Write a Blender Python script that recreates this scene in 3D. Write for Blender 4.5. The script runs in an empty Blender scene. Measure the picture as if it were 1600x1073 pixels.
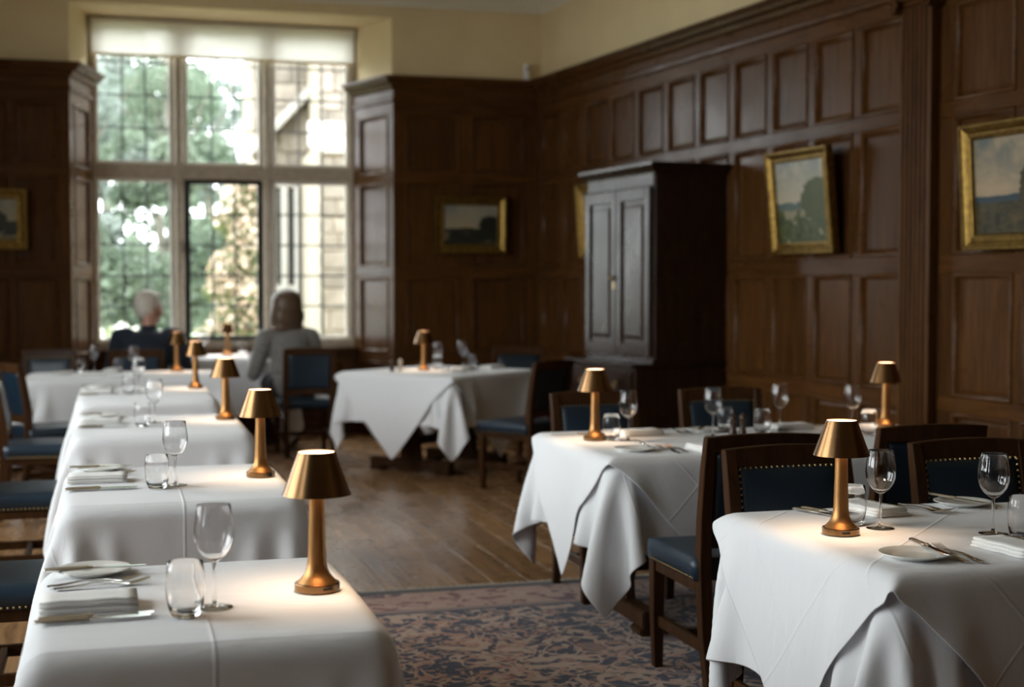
import bpy, bmesh, math, random
import numpy as np
from mathutils import Vector, Matrix
PI = math.pi
rad = math.radians
sc = bpy.context.scene
COL = sc.collection
# ------------------------------------------------------------------ camera, sky, exposure
cam_d = bpy.data.cameras.new('camera'); cam = bpy.data.objects.new('camera', cam_d); COL.objects.link(cam)
cam.location = (0, 0, 1.40); cam.rotation_euler = (rad(90-2.358), 0, rad(-15.828))
cam_d.lens = 50; cam_d.sensor_width = 36; cam_d.sensor_fit = 'HORIZONTAL'; cam_d.clip_start = .05; cam_d.clip_end = 300
cam_d.dof.use_dof = True; cam_d.dof.focus_distance = 3.8; cam_d.dof.aperture_fstop = 2.4
sc.camera = cam
wld = bpy.data.worlds.new('overcast_sky'); sc.world = wld; wld.use_nodes = True
bg = wld.node_tree.nodes['Background']; bg.inputs[0].default_value = (.93, .97, 1.0, 1); bg.inputs[1].default_value = 1.0
sc.view_settings.view_transform = 'Standard'; sc.view_settings.look = 'None'
sc.view_settings.gamma = 1; sc.view_settings.use_curve_mapping = False
sc.view_settings.exposure = 3.45
sc.cycles.use_denoising = True
sc.cycles.max_bounces = 10; sc.cycles.transparent_max_bounces = 16; sc.cycles.transmission_bounces = 10
sc.cycles.diffuse_bounces = 5; sc.cycles.glossy_bounces = 5
sc.cycles.sample_clamp_indirect = 6.0; sc.cycles.caustics_refractive = False; sc.cycles.caustics_reflective = False
def portal(loc, rot, sx, sy):
    l = bpy.data.lights.new('window_portal', 'AREA'); l.shape = 'RECTANGLE'; l.size = sx; l.size_y = sy; l.cycles.is_portal = True
    o = bpy.data.objects.new('window_portal', l); COL.objects.link(o); o.location = loc; o.rotation_euler = rot
LEFT_WINDOWS = [(1.25, 2.05), (3.1, 5.6), (6.6, 9.1)]
portal((1.05, 13.6, 2.3), (rad(-90), 0, 0), 2.5, 3.1)
for y0, y1 in LEFT_WINDOWS: portal((-2.85, (y0+y1)/2, 2.3), (0, rad(-90), 0), 2.8, y1-y0)

# ------------------------------------------------------------------ materials
MATS = {}
class NT:
    def __init__(s, name):
        m = bpy.data.materials.new(name); m.use_nodes = True; s.m = m; s.t = m.node_tree; s.n = s.t.nodes; s.l = s.t.links
        s.b = s.n['Principled BSDF']; s.out = s.n['Material Output']; MATS[name] = m
    def add(s, typ, **kw):
        n = s.n.new(typ)
        for k, v in kw.items():
            if k == 'inp':
                for a, b in v.items():
                    if isinstance(b, bpy.types.NodeSocket): s.l.new(b, n.inputs[a])
                    else: n.inputs[a].default_value = b
            else: setattr(n, k, v)
        return n
    def coord(s, scale=(1, 1, 1), out='Object', rnd=True):
        tc = s.add('ShaderNodeTexCoord')
        mp = s.add('ShaderNodeMapping', inp={'Vector': tc.outputs[out], 'Scale': scale})
        if rnd:
            oi = s.add('ShaderNodeObjectInfo')
            mu = s.add('ShaderNodeMath', operation='MULTIPLY', inp={0: oi.outputs['Random'], 1: 37.0})
            s.l.new(mu.outputs[0], mp.inputs['Location'])
        return mp.outputs[0]
    def noise(s, vec, scale, detail=3, rough=.5, dist=0):
        return s.add('ShaderNodeTexNoise', inp={'Vector': vec, 'Scale': scale, 'Detail': detail, 'Roughness': rough, 'Distortion': dist})
    def ramp(s, fac, stops):
        r = s.add('ShaderNodeValToRGB', inp={'Fac': fac}); e = r.color_ramp.elements
        while len(e) < len(stops): e.new(.5)
        for i, (p, c) in enumerate(stops): e[i].position = p; e[i].color = (*c, 1) if len(c) == 3 else c
        return r.outputs[0]
    def mix(s, fac, a, b, mode='MIX'):
        n = s.add('ShaderNodeMix', data_type='RGBA', blend_type=mode)
        for sock, v in ((n.inputs[0], fac), (n.inputs[6], a), (n.inputs[7], b)):
            if isinstance(v, bpy.types.NodeSocket): s.l.new(v, sock)
            else: sock.default_value = v if isinstance(v, (int, float)) else (*v, 1)
        return n.outputs[2]
    def math(s, op, a, b=0.0, clamp=False):
        n = s.add('ShaderNodeMath', operation=op, use_clamp=clamp)
        for i, v in enumerate((a, b)):
            if isinstance(v, bpy.types.NodeSocket): s.l.new(v, n.inputs[i])
            else: n.inputs[i].default_value = v
        return n.outputs[0]
    def set(s, **kw):
        for k, v in kw.items():
            i = s.b.inputs[k.replace('_', ' ')]
            if isinstance(v, bpy.types.NodeSocket): s.l.new(v, i)
            else: i.default_value = (*v, 1) if isinstance(v, tuple) and len(v) == 3 else v
        return s
    def bump(s, h, strength=.2, dist=.002):
        b = s.add('ShaderNodeBump', inp={'Height': h, 'Strength': strength, 'Distance': dist}); s.l.new(b.outputs[0], s.b.inputs['Normal'])

def wood(name, dark, light, axis=2, rough=(.28, .45), scale=1.0, coat=.0, spec=.10):
    t = NT(name); st = [9, 9, 9]; st[axis] = .7
    v = t.coord(tuple(x*scale for x in st))
    n1 = t.noise(v, 3.0, 6, .6, .6); n2 = t.noise(v, 14.0, 3, .5)
    f = t.math('ADD', t.math('MULTIPLY', n1.outputs[0], .75), t.math('MULTIPLY', n2.outputs[0], .25))
    c = t.ramp(f, [(.3, dark), (.5, tuple((a+b)/2 for a, b in zip(dark, light))), (.72, light)])
    oi = t.add('ShaderNodeObjectInfo')
    hv = t.add('ShaderNodeHueSaturation', inp={'Color': c, 'Value': t.math('ADD', t.math('MULTIPLY', oi.outputs['Random'], .3), .85)})
    v2 = t.coord((1, 1, 1)); n3 = t.noise(v2, 2.5, 2)
    r = t.add('ShaderNodeMapRange', inp={'Value': n3.outputs[0], 'From Min': .3, 'From Max': .7, 'To Min': rough[0], 'To Max': rough[1]})
    t.set(Base_Color=hv.outputs[0], Roughness=r.outputs[0], Specular_IOR_Level=spec)
    if coat: t.set(Coat_Weight=coat, Coat_Roughness=.18)
    t.bump(n2.outputs[0], .12, .001)
wood('panel_oak', (.034, .0138, .0040), (.106, .0440, .0128), 2, (.24, .38))
wood('rail_oak', (.035, .0142, .0042), (.106, .0440, .0128), 0, (.24, .38))
wood('chair_oak', (.024, .0105, .0042), (.068, .029, .011), 2, (.3, .42))
wood('cupboard_oak', (.012, .0055, .003), (.040, .018, .009), 2, (.22, .34), spec=.13)
wood('table_oak', (.025, .012, .006), (.07, .032, .014), 2, (.35, .5))
wood('floor_oak', (.15, .076, .032), (.42, .238, .108), 1, (.20, .34), .8, spec=.5)

t = NT('plaster'); v = t.coord((1, 1, 1), rnd=False); n = t.noise(v, 2.0, 4)
t.set(Base_Color=t.ramp(n.outputs[0], [(.3, (.70, .57, .34)), (.7, (.78, .64, .39))]), Roughness=.85)
t = NT('painted_plaster'); t.set(Base_Color=(.76, .71, .58), Roughness=.7)
t = NT('stone_frame'); v = t.coord((1, 1, 1)); n = t.noise(v, 18, 5)
t.set(Base_Color=t.ramp(n.outputs[0], [(.3, (.40, .34, .26)), (.7, (.52, .45, .36))]), Roughness=.8); t.bump(n.outputs[0], .2, .002)
t = NT('cream_paint'); t.set(Base_Color=(.74, .72, .66), Roughness=.45)
t = NT('lead'); t.set(Base_Color=(.10, .11, .12), Roughness=.5, Metallic=.6)
t = NT('black_iron'); t.set(Base_Color=(.012, .013, .014), Roughness=.4, Metallic=.3)
t = NT('pane_glass')
tr = t.add('ShaderNodeBsdfTransparent', inp={'Color': (.96, .98, .97, 1)}); gl = t.add('ShaderNodeBsdfGlossy', inp={'Roughness': .02})
fr = t.add('ShaderNodeFresnel', inp={'IOR': 1.45}); mx = t.add('ShaderNodeMixShader', inp={0: fr.outputs[0], 1: tr.outputs[0], 2: gl.outputs[0]})
t.l.new(mx.outputs[0], t.out.inputs[0])
t = NT('blind_fabric')
df = t.add('ShaderNodeBsdfDiffuse', inp={'Color': (.84, .82, .74, 1)}); tl = t.add('ShaderNodeBsdfTranslucent', inp={'Color': (.90, .89, .86, 1)}); tr = t.add('ShaderNodeBsdfTransparent')
m1 = t.add('ShaderNodeMixShader', inp={0: .5, 1: df.outputs[0], 2: tl.outputs[0]}); m2 = t.add('ShaderNodeMixShader', inp={0: .14, 1: m1.outputs[0], 2: tr.outputs[0]})
t.l.new(m2.outputs[0], t.out.inputs[0])

t = NT('linen'); v = t.coord((1, 1, 1), rnd=False)
n = t.noise(v, 3.0, 4, .55, .4); w1 = t.add('ShaderNodeTexWave', inp={'Vector': v, 'Scale': 260.0}); w2 = t.noise(v, 420, 1)
n2 = t.noise(t.coord((1, 3, 1)), 5.0, 3, .5, 1.0)
h = t.math('ADD', t.math('MULTIPLY', n2.outputs[0], 1.0), t.math('MULTIPLY', w2.outputs[0], .02))
uvn = t.add('ShaderNodeUVMap'); us = t.add('ShaderNodeSeparateXYZ', inp={0: uvn.outputs[0]})
def crease(c):
    d = t.math('MULTIPLY', t.math('ABSOLUTE', t.math('SUBTRACT', t.math('FRACT', t.math('ADD', t.math('DIVIDE', c, .42), .5)), .5)), .42)
    return t.add('ShaderNodeMapRange', interpolation_type='SMOOTHSTEP', inp={'Value': d, 'From Min': 0.0, 'From Max': .007, 'To Min': .30, 'To Max': 0.0}).outputs[0]
h = t.math('ADD', h, t.math('ADD', crease(us.outputs[0]), crease(us.outputs[1])))
t.set(Base_Color=(.80, .81, .83), Roughness=.85, Sheen_Weight=.15, Specular_IOR_Level=.2); t.bump(h, .35, .012)
t = NT('napkin_linen'); v = t.coord((1, 1, 1)); n = t.noise(v, 300, 2)
t.set(Base_Color=(.86, .85, .82), Roughness=.85, Sheen_Weight=.15, Specular_IOR_Level=.2); t.bump(n.outputs[0], .1, .001)
t = NT('blue_leather'); v = t.coord((1, 1, 1)); n = t.noise(v, 140, 3); n2 = t.noise(v, 3, 3)
t.set(Base_Color=t.ramp(n2.outputs[0], [(.3, (.005, .015, .027)), (.7, (.010, .028, .048))]), Roughness=.38); t.bump(n.outputs[0], .12, .001)
t = NT('dark_leather'); v = t.coord((1, 1, 1)); n = t.noise(v, 140, 3)
t.set(Base_Color=(.008, .014, .019), Roughness=.5); t.bump(n.outputs[0], .12, .001)
t = NT('bronze'); v = t.coord((1, 1, 260), rnd=False); n = t.noise(v, 3, 2)
t.set(Base_Color=t.ramp(n.outputs[0], [(.3, (.215, .118, .052)), (.7, (.30, .168, .076))]), Metallic=1.0, Roughness=.27)
t.bump(n.outputs[0], .05, .0006)
t = NT('bronze_lit_stem'); t.set(Base_Color=(.40, .205, .075), Metallic=1.0, Roughness=.40)  # brighter, warmer copy of bronze: the lamp's glow on the stem put into colour
t = NT('brass_nail'); t.set(Base_Color=(.38, .25, .10), Metallic=1.0, Roughness=.3)
t = NT('lamp_glow'); t.set(Base_Color=(1, .8, .6), Emission_Color=(1.0, .62, .36), Emission_Strength=.9, Roughness=.5)
t = NT('lamp_slot'); t.set(Base_Color=(.01, .008, .006), Roughness=.4)
t = NT('clear_glass'); t.set(Base_Color=(1, 1, 1), Roughness=.0, Transmission_Weight=1.0, IOR=1.45)
t = NT('thin_glass'); tr = t.add('ShaderNodeBsdfTransparent', inp={'Color': (.93, .94, .94, 1)}); gl = t.add('ShaderNodeBsdfGlossy', inp={'Roughness': .03})
lw = t.add('ShaderNodeLayerWeight', inp={'Blend': .22}); mx = t.add('ShaderNodeMixShader', inp={0: lw.outputs['Fresnel'], 1: tr.outputs[0], 2: gl.outputs[0]}); t.l.new(mx.outputs[0], t.out.inputs[0])
t = NT('silver'); t.set(Base_Color=(.74, .71, .66), Metallic=1.0, Roughness=.16)
t = NT('silver_blade'); t.set(Base_Color=(.80, .79, .77), Metallic=1.0, Roughness=.1)
t = NT('porcelain'); t.set(Base_Color=(.86, .85, .80), Roughness=.2)
t = NT('pepper_wood'); t.set(Base_Color=(.055, .028, .016), Roughness=.35)
t = NT('salt_ceramic'); t.set(Base_Color=(.62, .56, .46), Roughness=.35)
t = NT('white_plastic'); t.set(Base_Color=(.7, .7, .68), Roughness=.4)
t = NT('gilt'); v = t.coord((1, 1, 1)); n = t.noise(v, 30, 4)
t.set(Base_Color=t.ramp(n.outputs[0], [(.3, (.15, .085, .018)), (.7, (.30, .185, .045))]), Metallic=.85, Roughness=.38)
t = NT('frame_back_wood'); t.set(Base_Color=(.03, .015, .008), Roughness=.5)  # dark brown wood of the picture backing boards

def painting(name, sky_top, sky_low, cloud, hill, ground, tree, horizon=.42, seed=0.0, tree_x=.78, tree_h=.3, tree_w=.22):
    t = NT(name); tc = t.add('ShaderNodeTexCoord'); sp = t.add('ShaderNodeSeparateXYZ', inp={0: tc.outputs['Generated']})
    x, z = sp.outputs[0], sp.outputs[2]
    mp = t.add('ShaderNodeMapping', inp={'Vector': tc.outputs['Generated'], 'Location': (seed, seed*.7, seed*.3)})
    nb = t.noise(mp.outputs[0], 3.2, 5, .6, .4); ns = t.noise(mp.outputs[0], 11, 5, .65, .6); nf = t.noise(mp.outputs[0], 40, 3)
    sky = t.mix(t.add('ShaderNodeMapRange', inp={'Value': z, 'From Min': horizon, 'From Max': 1.0}).outputs[0], sky_low, sky_top)
    sky = t.mix(t.ramp(nb.outputs[0], [(.42, (0, 0, 0)), (.62, (1, 1, 1))]), sky, cloud)
    zz = t.math('ADD', z, t.math('MULTIPLY', t.math('SUBTRACT', nb.outputs[0], .5), .16))
    g = t.mix(t.ramp(ns.outputs[0], [(.35, (0, 0, 0)), (.65, (1, 1, 1))]), ground, tree)
    g = t.mix(t.math('MULTIPLY', t.math('GREATER_THAN', nb.outputs[0], .56), .5), g, sky_low)
    land = t.mix(t.math('GREATER_THAN', zz, horizon-.08), g, hill)
    c = t.mix(t.math('GREATER_THAN', zz, horizon), land, sky)
    dx = t.math('DIVIDE', t.math('SUBTRACT', x, tree_x), tree_w); dz = t.math('DIVIDE', t.math('SUBTRACT', z, horizon), tree_h)
    dd = t.math('ADD', t.math('ADD', t.math('MULTIPLY', dx, dx), t.math('MULTIPLY', dz, dz)), t.math('MULTIPLY', t.math('SUBTRACT', ns.outputs[0], .5), 1.6))
    c = t.mix(t.math('LESS_THAN', dd, 1.0), c, t.mix(nf.outputs[0], tree, ground))
    t.set(Base_Color=c, Roughness=.4, Specular_IOR_Level=.3); t.bump(nf.outputs[0], .1, .001)
painting('landscape_path', (.20, .23, .22), (.46, .40, .28), (.42, .38, .30), (.10, .13, .12), (.11, .12, .05), (.035, .05, .025), .50, 1.3, .80, .26, .3)
painting('landscape_hill', (.11, .13, .12), (.32, .26, .17), (.40, .30, .19), (.035, .055, .07), (.09, .065, .026), (.014, .018, .010), .40, 4.1, .50, .34, .13)
painting('landscape_lake', (.16, .18, .17), (.36, .27, .16), (.30, .26, .18), (.03, .03, .02), (.03, .03, .018), (.012, .014, .010), .42, 7.7, .86, .32, .22)
painting('landscape_dusk', (.14, .16, .15), (.34, .28, .17), (.30, .26, .18), (.04, .04, .03), (.04, .04, .02), (.015, .018, .012), .45, 9.2, .6, .3, .25)

# Persian rug: navy field with rust and tan motifs, rose border
t = NT('rug'); tc = t.add('ShaderNodeTexCoord'); mp = t.add('ShaderNodeMapping', inp={'Vector': tc.outputs['Object']}); v = mp.outputs[0]
nz = t.noise(v, 7.0, 2, .5); dv = t.add('ShaderNodeVectorMath', operation='MULTIPLY_ADD', inp={0: nz.outputs['Color'], 1: (.10, .10, 0), 2: v})
vd = dv.outputs[0]
wv = t.noise(vd, 6.0, 2.0, .5, 1.4)
vine = t.ramp(t.math('ABSOLUTE', t.math('SUBTRACT', wv.outputs[0], .5)), [(.0, (1, 1, 1)), (.030, (1, 1, 1)), (.045, (0, 0, 0))])
w2 = t.noise(vd, 15.0, 1.5, .5, 1.6)
leaf = t.ramp(w2.outputs[0], [(.535, (0, 0, 0)), (.555, (1, 1, 1))])
vo = t.add('ShaderNodeTexVoronoi', inp={'Vector': vd, 'Scale': 3.0, 'Randomness': .6})
vor = vo.outputs['Distance']; vcol = vo.outputs['Color']
sepc = t.add('ShaderNodeSeparateColor', inp={0: vcol})
petal = t.math('ADD', vor, t.math('MULTIPLY', t.math('SUBTRACT', w2.outputs[0], .5), .22))
navy = t.mix(t.noise(v, 5, 2).outputs[0], (.007, .011, .030), (.016, .024, .058))
c = t.mix(leaf, navy, t.mix(t.noise(v, 8, 2).outputs[0], (.30, .132, .088), (.40, .24, .17)))
c = t.mix(vine, c, (.40, .28, .205))
bl = t.ramp(petal, [(.20, (1, 1, 1)), (.235, (0, 0, 0))])
rust = t.mix(sepc.outputs[0], (.24, .055, .035), (.30, .15, .10))
rings = t.ramp(t.math('FRACT', t.math('MULTIPLY', petal, 11.0)), [(.45, (0, 0, 0)), (.55, (1, 1, 1))])
c = t.mix(bl, c, t.mix(rings, rust, t.mix(sepc.outputs[1], (.36, .25, .18), (.03, .04, .08))))
# border by distance from the rug's edge (object coordinates, half size 1.88 x 2.95)
sp = t.add('ShaderNodeSeparateXYZ', inp={0: v})
ed = t.math('MINIMUM', t.math('SUBTRACT', 1.88, t.math('ABSOLUTE', sp.outputs[0])), t.math('SUBTRACT', 2.95, t.math('ABSOLUTE', sp.outputs[1])))
bleaf = t.ramp(t.noise(vd, 12.0, 2, .5, 1.0).outputs[0], [(.54, (0, 0, 0)), (.58, (1, 1, 1))])
bc = t.mix(bleaf, t.mix(t.noise(v, 9, 2).outputs[0], (.32, .17, .13), (.44, .30, .235)), t.mix(sepc.outputs[2], (.018, .026, .06), (.22, .05, .035)))
inb = t.math('MULTIPLY', t.math('GREATER_THAN', ed, .10), t.math('LESS_THAN', ed, .46))
c = t.mix(inb, c, bc)
for lo, hi, colr in ((.03, .10, (.035, .03, .04)), (.42, .47, (.24, .15, .12)), (.47, .50, (.02, .025, .05)), (.0, .03, (.30, .25, .18))):
    c = t.mix(t.math('MULTIPLY', t.math('GREATER_THAN', ed, lo), t.math('LESS_THAN', ed, hi)), c, colr)
pile = t.noise(v, 260, 2)
c = t.mix(t.math('MULTIPLY', pile.outputs[0], .16), c, (.05, .04, .04))
t.set(Base_Color=c, Roughness=.95, Sheen_Weight=.2, Specular_IOR_Level=.1); t.bump(pile.outputs[0], .5, .004)

# people and garden
t = NT('skin'); t.set(Base_Color=(.50, .27, .19), Roughness=.5, Subsurface_Weight=.1)
t = NT('navy_wool'); v = t.coord((1, 1, 1)); n = t.noise(v, 200, 2); t.set(Base_Color=(.010, .016, .030), Roughness=.85, Sheen_Weight=.1); t.bump(n.outputs[0], .2, .002)
t = NT('grey_tweed'); v = t.coord((1, 1, 1)); n = t.noise(v, 90, 3); t.set(Base_Color=t.ramp(n.outputs[0], [(.35, (.13, .12, .11)), (.65, (.28, .265, .25))]), Roughness=.9, Sheen_Weight=.2); t.bump(n.outputs[0], .2, .002)
t = NT('dark_cloth'); t.set(Base_Color=(.02, .02, .024), Roughness=.85)
t = NT('shirt_white'); t.set(Base_Color=(.7, .7, .7), Roughness=.8)
t = NT('white_hair'); v = t.coord((40, 40, 6)); n = t.noise(v, 4, 3); t.set(Base_Color=t.ramp(n.outputs[0], [(.3, (.50, .44, .36)), (.7, (.72, .68, .60))]), Roughness=.55); t.bump(n.outputs[0], .5, .004)
t = NT('brown_hair'); v = t.coord((40, 40, 5)); n = t.noise(v, 4, 3); t.set(Base_Color=t.ramp(n.outputs[0], [(.3, (.045, .026, .013)), (.7, (.16, .10, .055))]), Roughness=.4); t.bump(n.outputs[0], .5, .004)
def leafmat(name, a, b, trans=.35):
    t = NT(name); oi = t.noise(t.coord((1, 1, 1)), 1.3, 3)
    c = t.ramp(oi.outputs[0], [(.3, a), (.7, b)])
    df = t.add('ShaderNodeBsdfDiffuse', inp={'Color': c}); tl = t.add('ShaderNodeBsdfTranslucent', inp={'Color': c})
    m = t.add('ShaderNodeMixShader', inp={0: trans, 1: df.outputs[0], 2: tl.outputs[0]}); t.l.new(m.outputs[0], t.out.inputs[0])
leafmat('leaf_green', (.13, .175, .125), (.235, .28, .215)); leafmat('leaf_grey', (.19, .235, .205), (.32, .355, .33)); leafmat('leaf_lime', (.13, .19, .08), (.26, .30, .16))
leafmat('petal_white', (.80, .80, .76), (.9, .9, .86), .2); leafmat('petal_pink', (.46, .36, .28), (.62, .54, .45), .2)
t = NT('bark'); t.set(Base_Color=(.17, .16, .13), Roughness=.9)
t = NT('lawn'); n = t.noise(t.coord((1, 1, 1), rnd=False), 2.5, 4); t.set(Base_Color=t.ramp(n.outputs[0], [(.3, (.12, .165, .08)), (.7, (.19, .23, .13))]), Roughness=.95)
t = NT('house_stone'); n = t.noise(t.coord((1, 1, 1)), 5, 5); oi = t.add('ShaderNodeObjectInfo')
c = t.ramp(n.outputs[0], [(.3, (.14, .12, .095)), (.7, (.24, .21, .175))])
hv = t.add('ShaderNodeHueSaturation', inp={'Color': c, 'Value': t.math('ADD', t.math('MULTIPLY', oi.outputs['Random'], .5), .75)})
t.set(Base_Color=hv.outputs[0], Roughness=.9); t.bump(n.outputs[0], .3, .02)
t = NT('ashlar'); t.set(Base_Color=(.34, .325, .30), Roughness=.85)
t = NT('mortar'); t.set(Base_Color=(.30, .26, .20), Roughness=.95)
t = NT('dark_pane'); t.set(Base_Color=(.03, .035, .04), Roughness=.08)

# ------------------------------------------------------------------ geometry helpers
def mesh_from(name, verts, faces, mat=None, smooth=False):
    me = bpy.data.meshes.new(name); me.from_pydata([tuple(map(float, q)) for q in verts], [], [tuple(int(i) for i in f) for f in faces]); me.update()
    if mat: me.materials.append(MATS[mat])
    if smooth: me.polygons.foreach_set('use_smooth', [True]*len(me.polygons))
    return me
def fix_normals(me):
    bm = bmesh.new(); bm.from_mesh(me); bmesh.ops.recalc_face_normals(bm, faces=bm.faces); bm.to_mesh(me); bm.free(); return me
def obj(name, me, parent=None, loc=(0, 0, 0), rot=(0, 0, 0), scale=None):
    o = bpy.data.objects.new(name, me); COL.objects.link(o); o.location = loc
    o.rotation_euler = rot if not isinstance(rot, (int, float)) else (0, 0, rot)
    if scale: o.scale = scale
    if parent: o.parent = parent
    return o
def tag(o, label=None, cat=None, group=None, kind=None):
    if label: o['label'] = label
    if cat: o['category'] = cat
    if group: o['group'] = group
    if kind: o['kind'] = kind
    return o
def empty(name, loc=(0, 0, 0), rz=0, label=None, cat=None, group=None):
    o = obj(name, None, None, loc, rz); o.empty_display_size = .1
    return tag(o, label, cat, group)
def copy_tree(o, parent=None, loc=None, rz=None, label=None, scale=None):
    c = o.copy(); COL.objects.link(c); c.parent = parent
    if loc is not None: c.location = loc
    if rz is not None: c.rotation_euler = (0, 0, rz)
    if label: c['label'] = label
    if scale: c.scale = scale
    for ch in [k for k in o.children]: copy_tree(ch, c)
    return c
class MB:
    def __init__(s): s.v = []; s.f = []
    def add(s, v, f):
        k = len(s.v); s.v += [tuple(q) for q in v]; s.f += [tuple(i+k for i in g) for g in f]; return s
    def box(s, x0, x1, y0, y1, z0, z1):
        return s.add([(x0, y0, z0), (x1, y0, z0), (x1, y1, z0), (x0, y1, z0), (x0, y0, z1), (x1, y0, z1), (x1, y1, z1), (x0, y1, z1)],
                     [(0, 3, 2, 1), (4, 5, 6, 7), (0, 1, 5, 4), (1, 2, 6, 5), (2, 3, 7, 6), (3, 0, 4, 7)])
    def prism(s, poly, z0, z1):
        n = len(poly)
        return s.add([(x, y, z0) for x, y in poly]+[(x, y, z1) for x, y in poly],
                     [tuple(range(n-1, -1, -1)), tuple(range(n, 2*n))]+[(i, (i+1) % n, n+(i+1) % n, n+i) for i in range(n)])
    def lathe(s, prof, n=24, closed=False, cx=0, cy=0):
        k = len(prof); v = []; f = []
        for r, z in prof:
            for i in range(n):
                a = 2*PI*i/n; v.append((cx+r*math.cos(a), cy+r*math.sin(a), z))
        m = k if closed else k-1
        for j in range(m):
            j2 = (j+1) % k
            for i in range(n): f.append((j*n+i, j*n+(i+1) % n, j2*n+(i+1) % n, j2*n+i))
        if not closed:
            if prof[0][0] > 1e-6: f.append(tuple(range(n-1, -1, -1)))
            if prof[-1][0] > 1e-6: f.append(tuple((k-1)*n+i for i in range(n)))
        return s.add(v, f)
    def tube(s, pts, rads, n=10, caps=True):
        pts = [Vector(q) for q in pts]
        if isinstance(rads, (int, float)): rads = [rads]*len(pts)
        v = []; f = []; up = Vector((.123, .31, .94))
        for i, q in enumerate(pts):
            d = (pts[min(i+1, len(pts)-1)]-pts[max(i-1, 0)]).normalized()
            a = d.cross(up)
            if a.length < 1e-3: a = d.cross(Vector((1, 0, 0)))
            a.normalize(); b = d.cross(a)
            for k in range(n):
                t = 2*PI*k/n; v.append(q+rads[i]*(a*math.cos(t)+b*math.sin(t)))
        for i in range(len(pts)-1):
            for k in range(n): f.append((i*n+k, i*n+(k+1) % n, (i+1)*n+(k+1) % n, (i+1)*n+k))
        if caps: f.append(tuple(range(n-1, -1, -1))); f.append(tuple((len(pts)-1)*n+k for k in range(n)))
        return s.add(v, f)
    def bar(s, secs):
        """loft of rectangles: each section is (centre, half x, half y) in the horizontal plane"""
        v = []; f = []
        for (x, y, z), hx, hy in secs: v += [(x-hx, y-hy, z), (x+hx, y-hy, z), (x+hx, y+hy, z), (x-hx, y+hy, z)]
        for i in range(len(secs)-1):
            for k in range(4): f.append((i*4+k, i*4+(k+1) % 4, i*4+4+(k+1) % 4, i*4+4+k))
        f.append((3, 2, 1, 0)); e = (len(secs)-1)*4; f.append((e, e+1, e+2, e+3))
        return s.add(v, f)
    def ball(s, c, r, n=12, m=8, sc=(1, 1, 1)):
        v = [(c[0], c[1], c[2]-r*sc[2])]; f = []
        for j in range(1, m):
            t = PI*j/m
            for i in range(n):
                a = 2*PI*i/n; v.append((c[0]+r*sc[0]*math.sin(t)*math.cos(a), c[1]+r*sc[1]*math.sin(t)*math.sin(a), c[2]-r*sc[2]*math.cos(t)))
        v.append((c[0], c[1], c[2]+r*sc[2])); last = len(v)-1
        for i in range(n): f.append((0, 1+(i+1) % n, 1+i)); f.append((last, 1+(m-2)*n+i, 1+(m-2)*n+(i+1) % n))
        for j in range(m-2):
            for i in range(n): f.append((1+j*n+i, 1+j*n+(i+1) % n, 1+(j+1)*n+(i+1) % n, 1+(j+1)*n+i))
        return s.add(v, f)
    def mesh(s, name, mat, smooth=False, bevel=0, seg=2, angle=40):
        me = bpy.data.meshes.new(name); me.from_pydata(s.v, [], s.f); me.update()
        bm = bmesh.new(); bm.from_mesh(me); bmesh.ops.recalc_face_normals(bm, faces=bm.faces)
        if bevel:
            ed = [e for e in bm.edges if len(e.link_faces) == 2 and e.calc_face_angle(0) > rad(30)]
            bmesh.ops.bevel(bm, geom=ed, offset=bevel, segments=seg, affect='EDGES', clamp_overlap=True)
        for f in bm.faces: f.smooth = bool(smooth)
        if smooth:
            for e in bm.edges:
                if len(e.link_faces) == 2 and e.calc_face_angle(0) > rad(angle): e.smooth = False
        bm.to_mesh(me); bm.free(); me.materials.append(MATS[mat]); return me
CACHE = {}
def boxmesh(name, sx, sy, sz, mat, bevel=.004):
    """box with its corner at the origin, y runs from 0 to sy"""
    k = (name, round(sx, 4), round(sy, 4), round(sz, 4), mat, bevel)
    if k not in CACHE: CACHE[k] = MB().box(0, sx, 0, sy, 0, sz).mesh(name, mat, bevel=bevel, seg=1)
    return CACHE[k]
def sweep(path, profile, mat, name, i0=None, i1=None, side=1):
    """profile (out, z) swept along a plan polyline with mitred corners; out goes to the left of travel for side=1"""
    P = [Vector((x, y)) for x, y in path]; n = len(P); off = []
    for i in range(n):
        d0 = (P[i]-P[i-1]).normalized() if i else (P[1]-P[0]).normalized()
        d1 = (P[i+1]-P[i]).normalized() if i < n-1 else d0
        n0 = Vector((-d0.y, d0.x)); n1 = Vector((-d1.y, d1.x)); m = (n0+n1)
        m = m/max(m.dot(n0), .2); off.append(m*side)
    i0 = 0 if i0 is None else i0; i1 = n-1 if i1 is None else i1
    v = []; f = []; k = len(profile)
    for i in range(i0, i1+1):
        for o, z in profile: q = P[i]+off[i]*o; v.append((q.x, q.y, z))
    for i in range(i1-i0):
        for j in range(k): f.append((i*k+j, i*k+(j+1) % k, (i+1)*k+(j+1) % k, (i+1)*k+j))
    f.append(tuple(range(k))); e = (i1-i0)*k; f.append(tuple(e+j for j in range(k-1, -1, -1)))
    return fix_normals(mesh_from(name, v, f, mat))

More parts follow.
